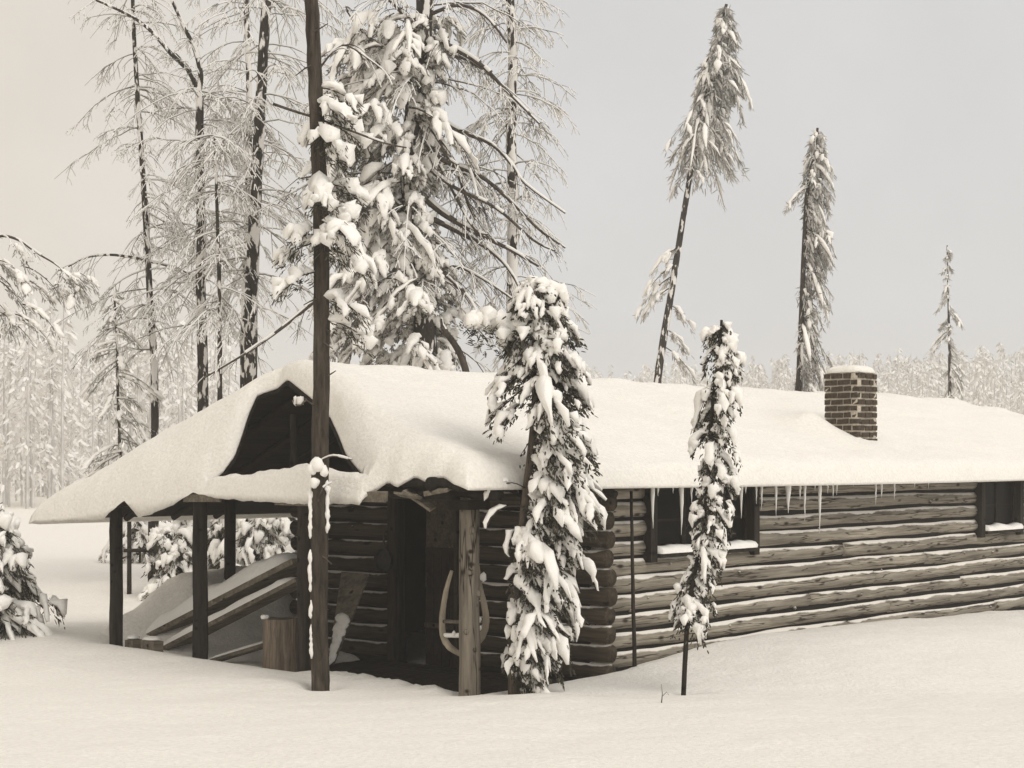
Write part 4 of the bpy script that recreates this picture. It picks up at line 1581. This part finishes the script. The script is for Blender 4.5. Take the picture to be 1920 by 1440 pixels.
# --- snow-loaded spruce before the long wall
def ex1(T):
    for (x, y, x1, y1) in ((915, 640, 880, 590), (960, 650, 915, 575), (985, 600, 1000, 520), (1000, 640, 1045, 560), (1000, 680, 1060, 640)):
        a_, b_ = at(x, y, 16.95), at(x1, y1, 16.95)
        T.bough(a_, math.pi if x1 < x else 0.0, (b_ - a_).length, 1.0, 0.3, .22, .2, 60, .07, .012, 3)
    for path in ([(985, 915), (960, 905), (930, 915), (908, 940)], [(975, 985), (965, 995), (957, 1015), (955, 1045)], [(985, 950), (950, 950), (925, 965), (912, 990)]):
        q = catmull([at(x, y, 16.9 - 0.03 * i) for i, (x, y) in enumerate(path)], 3)
        T.br.tube(q, np.linspace(0.007, 0.004, len(q)), 5)
        T.pad(q[3:], Vector((0, 1, 0)), .06, .07, path[0][1])


L1 = lambda f: np.interp(f, [0, .08, .2, .35, .5, .62, .75, .88, 1.0], [.26, .34, .46, .58, .64, .60, .46, .38, .28])
spruce('snowy_spruce', 'young spruce loaded with thick snow clumps before the porch end of the wall',
       [(965, 1180), (972, 1060), (985, 940), (1000, 800), (1004, 680), (1000, 590), (1000, 520)], 16.95, 0.062, 0.018, 165, 0.07, 0.99, L1, .12, .105, 21, pads=True, lim=0.6, var=(0.55, 1.25),
       nl=0.05, nw=0.018, needles=75, clumps=4, e=(-0.45, 0.3), droop=(0.3, 0.95), az=(-0.2, 0.7), free=lambda f: 0.0 if f < 0.63 else 0.45, base=ground_pt(at(963, 1300, 16.9), -0.05), extra=ex1, bare_=0.25, mat='spruce_bark')

# --- slim sapling before the window
L2 = lambda f: np.interp(f, [0, .2, .35, .55, .8, 1.0], [.10, .17, .23, .26, .24, .12])
spruce('snowy_spruce', 'slim snow-draped sapling standing in front of the first window',
       [(1288, 1180), (1296, 1110), (1318, 990), (1330, 860), (1338, 740), (1350, 650), (1353, 600)], 16.9, 0.026, 0.014, 100, 0.2, 0.97, L2, .095, .085, 22, pads=True, var=(0.55, 1.25),
       nl=0.042, nw=0.016, needles=44, clumps=3, e=(-0.8, 0.1), droop=(0.6, 1.2), az=(0.0, 1.1), base=ground_pt(at(1281, 1292, 16.9), -0.05), bare_=0.12, mat='post')

# --- three far spruces to the right of the ridge
GR = 'lone spruces standing beyond the roof'
L3 = lambda f: np.interp(f, [.6, .70, .76, .86, 0.94, 1.0], [.6, .9, 1.05, .85, .5, .15])
spruce('spruce_tree', 'tall leaning spruce beyond the roof, bare below with a tufted top', [(1232, 760), (1236, 690), (1260, 540), (1284, 390), (1308, 250), (1338, 120), (1362, 8)], 45.0, 0.13, 0.04, 130, 0.69, 0.995, L3, .13, .09, 31, pads=True, var=(0.35, 1.35),
       nl=0.2, nw=0.03, needles=46, clumps=3, e=(-0.9, -0.1), droop=(0.5, 1.1), mat='bark_snow', nd='pale_needle', group=GR, az=(0.2, 1.3), bare_=0.5,
       extra=lambda T: [T.bough(T.at(f), a, L, -0.2, 0.8, .2, .12, 30, .18, .03, 3) for f, a, L in ((.47, 3.2, .9), (.45, 3.0, 1.0), (.5, 3.3, .8), (.43, 3.1, .8), (.36, 0.3, .7), (.33, 0, .9), (.40, 0.2, .7))])
L4 = lambda f: np.interp(f, [.2, .4, .7, .85, 1.0], [.7, .75, .6, .45, .12])
spruce('spruce_tree', 'narrow spruce beyond the chimney with foliage only on its right side', [(1497, 760), (1499, 690), (1504, 560), (1509, 430), (1514, 360), (1526, 290), (1533, 240)], 42.0, 0.09, 0.03, 115, 0.24, 0.99, L4, .12, .085, 32, pads=True, var=(0.35, 1.35),
       nl=0.17, nw=0.028, needles=46, clumps=3, e=(-1.0, -0.2), droop=(0.6, 1.3), mat='bark', nd='pale_needle', group=GR, az=(0.0, 0.55), free=lambda f: 0.04 if f < .7 else .3, bare_=0.5)
L5 = lambda f: np.interp(f, [.1, .4, 1.0], [.9, .75, .12])
spruce('spruce_tree', 'thin sparse spruce standing beyond the right end of the roof', [(1782, 790), (1781, 740), (1780, 640), (1778, 560), (1776, 460)], 52.0, 0.07, 0.02, 34, 0.30, 0.99, L5, .08, .05, 33, pads=True, var=(0.35, 1.35),
       nl=0.16, nw=0.022, needles=30, clumps=2, e=(-0.8, 0.0), droop=(0.3, 0.8), mat='bark_snow', nd='pale_needle', group=GR, bare_=0.45)

# --- left side: small spruce, edge boughs, bush
L6 = lambda f: np.interp(f, [.1, .4, .75, 1.0], [.75, .85, .6, .15])
spruce('young_spruce', 'small frosted spruce rising behind the left slope of the roof', [(226, 900), (225, 840), (221, 740), (219, 640), (214, 545)], 29.0, 0.04, 0.015, 46, 0.15, 0.98, L6, .09, .06, 41,
       nl=0.10, nw=0.018, needles=26, clumps=3, br='frosted_twig', e=(-0.5, 0.3), droop=(0.3, 0.7), mat='bark_snow', nd='frosted_needle', bare_=0.3)


def ex2(T):
    T.limb(catmull([at(-60, 480, 26), at(-10, 445, 26), at(30, 448, 26), at(70, 475, 26), at(110, 500, 26), at(150, 540, 26)], 5), 0.03, 0.006, 0.6, 10, 0.6)
    for i in range(22):
        T.bough(at(rnd.uniform(-70, 50), rnd.uniform(440, 620), 26 + rnd.uniform(-.5, .5)), rnd.gauss(0, .8), rnd.uniform(.3, .7), 0, .8, .11, .08, 40, .1, .018, 3, bare=0.35)
    for i in range(8):
        T.bough(at(rnd.uniform(90, 150), rnd.uniform(505, 545), 26 + rnd.uniform(-.3, .3)), rnd.gauss(0, 1.2), rnd.uniform(.2, .4), 0, .8, .12, .09, 35, .1, .018, 2, bare=0.25)


spruce('snowy_spruce', 'snowy conifer reaching in at the left edge with one long arched bough', [(-90, 900), (-88, 700), (-85, 560), (-84, 440), (-82, 330)], 26.0, 0.08, 0.03, 24, 0.3, 0.98, lambda f: 0.6, .12, .08, 42,
       nl=0.1, nw=0.018, needles=40, clumps=3, az=(0, 1.2), extra=ex2, nd='frosted_needle', mat='bark_snow')


def bush(label, px, py, Y, n, rx, hgt, seed, name='snowy_bush', w=.16, h=.13, nl=.09, nd='needle', group=None):
    rnd.seed(seed)
    b0 = ground_pt(at(px, py, Y), -0.05)
    T = Tree(name, label, b0, group, 'bush')
    T.pads = True
    T.set_trunk([b0, b0 + Vector((0.02, 0, hgt * 0.5)), b0 + Vector((0, 0, hgt * 0.9))], 0.03, 0.01, 7)
    for i in range(n):
        f = rnd.random()
        p = b0 + Vector((rnd.uniform(-.25, .25) * rx, rnd.uniform(-.25, .25) * rx, hgt * (0.1 + 0.9 * f)))
        a = rnd.uniform(0, 2 * math.pi)
        T.bough(p, a, rx * (1.1 - 0.7 * f) * rnd.uniform(.6, 1.1), rnd.uniform(-.3, .4), rnd.uniform(.4, .9), w, h, 50, nl, .015, 3, bare=0.12)
    T.finish('twig')


bush('dark snow-laden bush at the left edge of the snowfield', -22, 1190, 21.5, 85, 0.82, 1.75, 51)
GB = 'snowy bushes seen through the open porch'
bush('small rounded snowy bush seen between the two left porch posts', 322, 1095, 27.0, 45, 0.55, 1.1, 52, group=GB, nd='needle')
bush('tall snowy bush seen through the porch just left of its middle post', 372, 1100, 28.0, 60, 0.7, 1.7, 53, group=GB)
bush('dense dark snowy bush seen through the porch left of the tall trunk', 500, 1090, 26.5, 120, 0.95, 1.5, 54, group=GB, w=.2, h=.15)
bush('snowy bush beside the far porch post, its top against the roof edge', 440, 1090, 27.5, 60, 0.6, 1.6, 55, group=GB)
bush('pale low bush in the snow left of the leftmost porch post', 262, 1010, 36.0, 36, 0.9, 1.3, 56, nd='frosted_needle')

# rail fence stub seen past the left post
p = at(262, 1075, 27.5)
e = empty('rail', (p.x, p.y, gz(p)), 0, 'short dark rail on two posts seen past the leftmost porch post', 'rail')
for dx in (-0.17, 0.17):
    mb = MB()
    mb.tube([(dx, 0, -0.1), (dx, 0, 0.5), (dx, 0, 1.15)], [0.04, 0.037, 0.035], 8)
    mb.build('post', M['post'], e)
mb = MB()
mb.tube([(-0.25, -0.05, 0.68), (0, -0.05, 0.685), (0.25, -0.05, 0.68)], 0.03, 8)
mb.build('crossbar', M['post'], e)

# dead stalk poking from the snow
p = ground_pt(at(1240, 1306, 15.6))
e = empty('dead_stalk', p, 0, 'tiny grey stalk poking out of the snow left of the sapling', 'stalk')
mb = MB()
mb.tube([(0, 0, -0.03), (0.01, 0, 0.07), (0.0, 0, 0.16)], [0.007, 0.005, 0.003], 5)
mb.tube([(0.008, 0, 0.05), (0.05, 0, 0.09), (0.07, 0, 0.06)], [0.004, 0.004, 0.002], 5)
mb.build('stem', M['frosted_twig'], e)

# snow lump on a splinter in the gable opening
q = on_s(560, 756, 0.12)
e = thing_at('snow_lump', tuple(c2w(q.x, q.y, q.z)), 'small snow lump on a curved splinter high in the gable opening', 'snow')
mb = MB()
mb.blob((0, -0.03, 0.03), np.diag([.03, .05, .05]), 2, 9, 6, 0.25)
mb.blob((0, 0.05, 0.03), np.diag([.025, .03, .05]), 5, 8, 5, 0.25)
mb.build('snow', M['clump'], e)
mb = MB()
mb.tube(catmull([(0.02, 0.12, 0.03), (0, 0.06, -0.01), (0, -0.03, -0.02), (0.0, -0.12, 0.03), (0.12, -0.2, 0.14)], 4), 0.012, 6)
mb.build('splinter', M['board'], e)

# ------------------------------------------------------------------ distant forest (one pale mass)
rnd.seed(99)


def forest(name, label, spots, seed):
    mb = MB()
    for (X, Y, H, dens) in spots:
        z0 = gz((X, Y)) - 0.3
        mb.tube([(X, Y, z0), (X + rnd.uniform(-.1, .1), Y, z0 + H * .5), (X + rnd.uniform(-.2, .2), Y, z0 + H)], [H * .009, H * .006, .015], 4, 0, False)
        n = int(105 * dens)
        f = nprng.random(n) ** 0.8
        rad = (1 - f) * H * 0.15 + 0.12
        a = nprng.random(n) * 2 * math.pi
        rr = rad * nprng.random(n) ** 0.5
        c = np.stack([X + rr * np.cos(a), Y + rr * np.sin(a), z0 + H * (0.12 + 0.88 * f)], -1)
        d = np.stack([np.cos(a) * 0.8, np.sin(a) * 0.8, -0.7 + 0 * a], -1) + nprng.normal(size=(n, 3)) * 0.25
        k = nprng.random(n) < 0.84  # high rime share, adds to the distance fade painted by pale colour
        L = H * 0.043
        mb.slivers(c[k], d[k], L, L * 0.36, 2)
        mb.slivers(c[~k], d[~k], L * 0.9, L * 0.3, 1)
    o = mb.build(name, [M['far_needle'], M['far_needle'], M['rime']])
    tag(o, label, 'forest', kind='stuff')


spots = []
for i in range(260):                       # left
    Y = rnd.uniform(75, 150)
    x = rnd.uniform(-120, 430)
    spots.append(((x - 960) / FPX * Y, Y, rnd.uniform(5.5, 10.5), 1.3))
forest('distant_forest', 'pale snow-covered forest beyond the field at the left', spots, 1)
spots = []
for i in range(800):                       # right
    Y = rnd.uniform(120, 240)
    x = rnd.uniform(1000, 2050)
    spots.append(((x - 960) / FPX * Y, Y, Y / 150 * rnd.uniform(6.5, 10.5) * (0.9 + 0.25 * (x - 1000) / 1000), 1.0))
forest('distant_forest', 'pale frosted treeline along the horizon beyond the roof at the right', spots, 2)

# ------------------------------------------------------------------ haze
HAZE = 0.0015
mb = MB()
mb.box((-420, -25, -1.6), (420, 330, 20.0))
hz = mb.build('haze', [], None, smooth=False)
hm = bpy.data.materials.new('haze')
hm.use_nodes = True
hn = hm.node_tree
hn.nodes.clear()
ho = hn.nodes.new('ShaderNodeOutputMaterial')
pv = hn.nodes.new('ShaderNodeVolumePrincipled')
pv.inputs['Color'].default_value = (0.95, 0.93, 0.90, 1)
pv.inputs['Density'].default_value = HAZE
pv.inputs['Anisotropy'].default_value = 0.2
hn.links.new(pv.outputs[0], ho.inputs['Volume'])
hz.data.materials.append(hm)
tag(hz, 'thin pale winter haze filling the air over the snowfield', 'haze', kind='stuff')
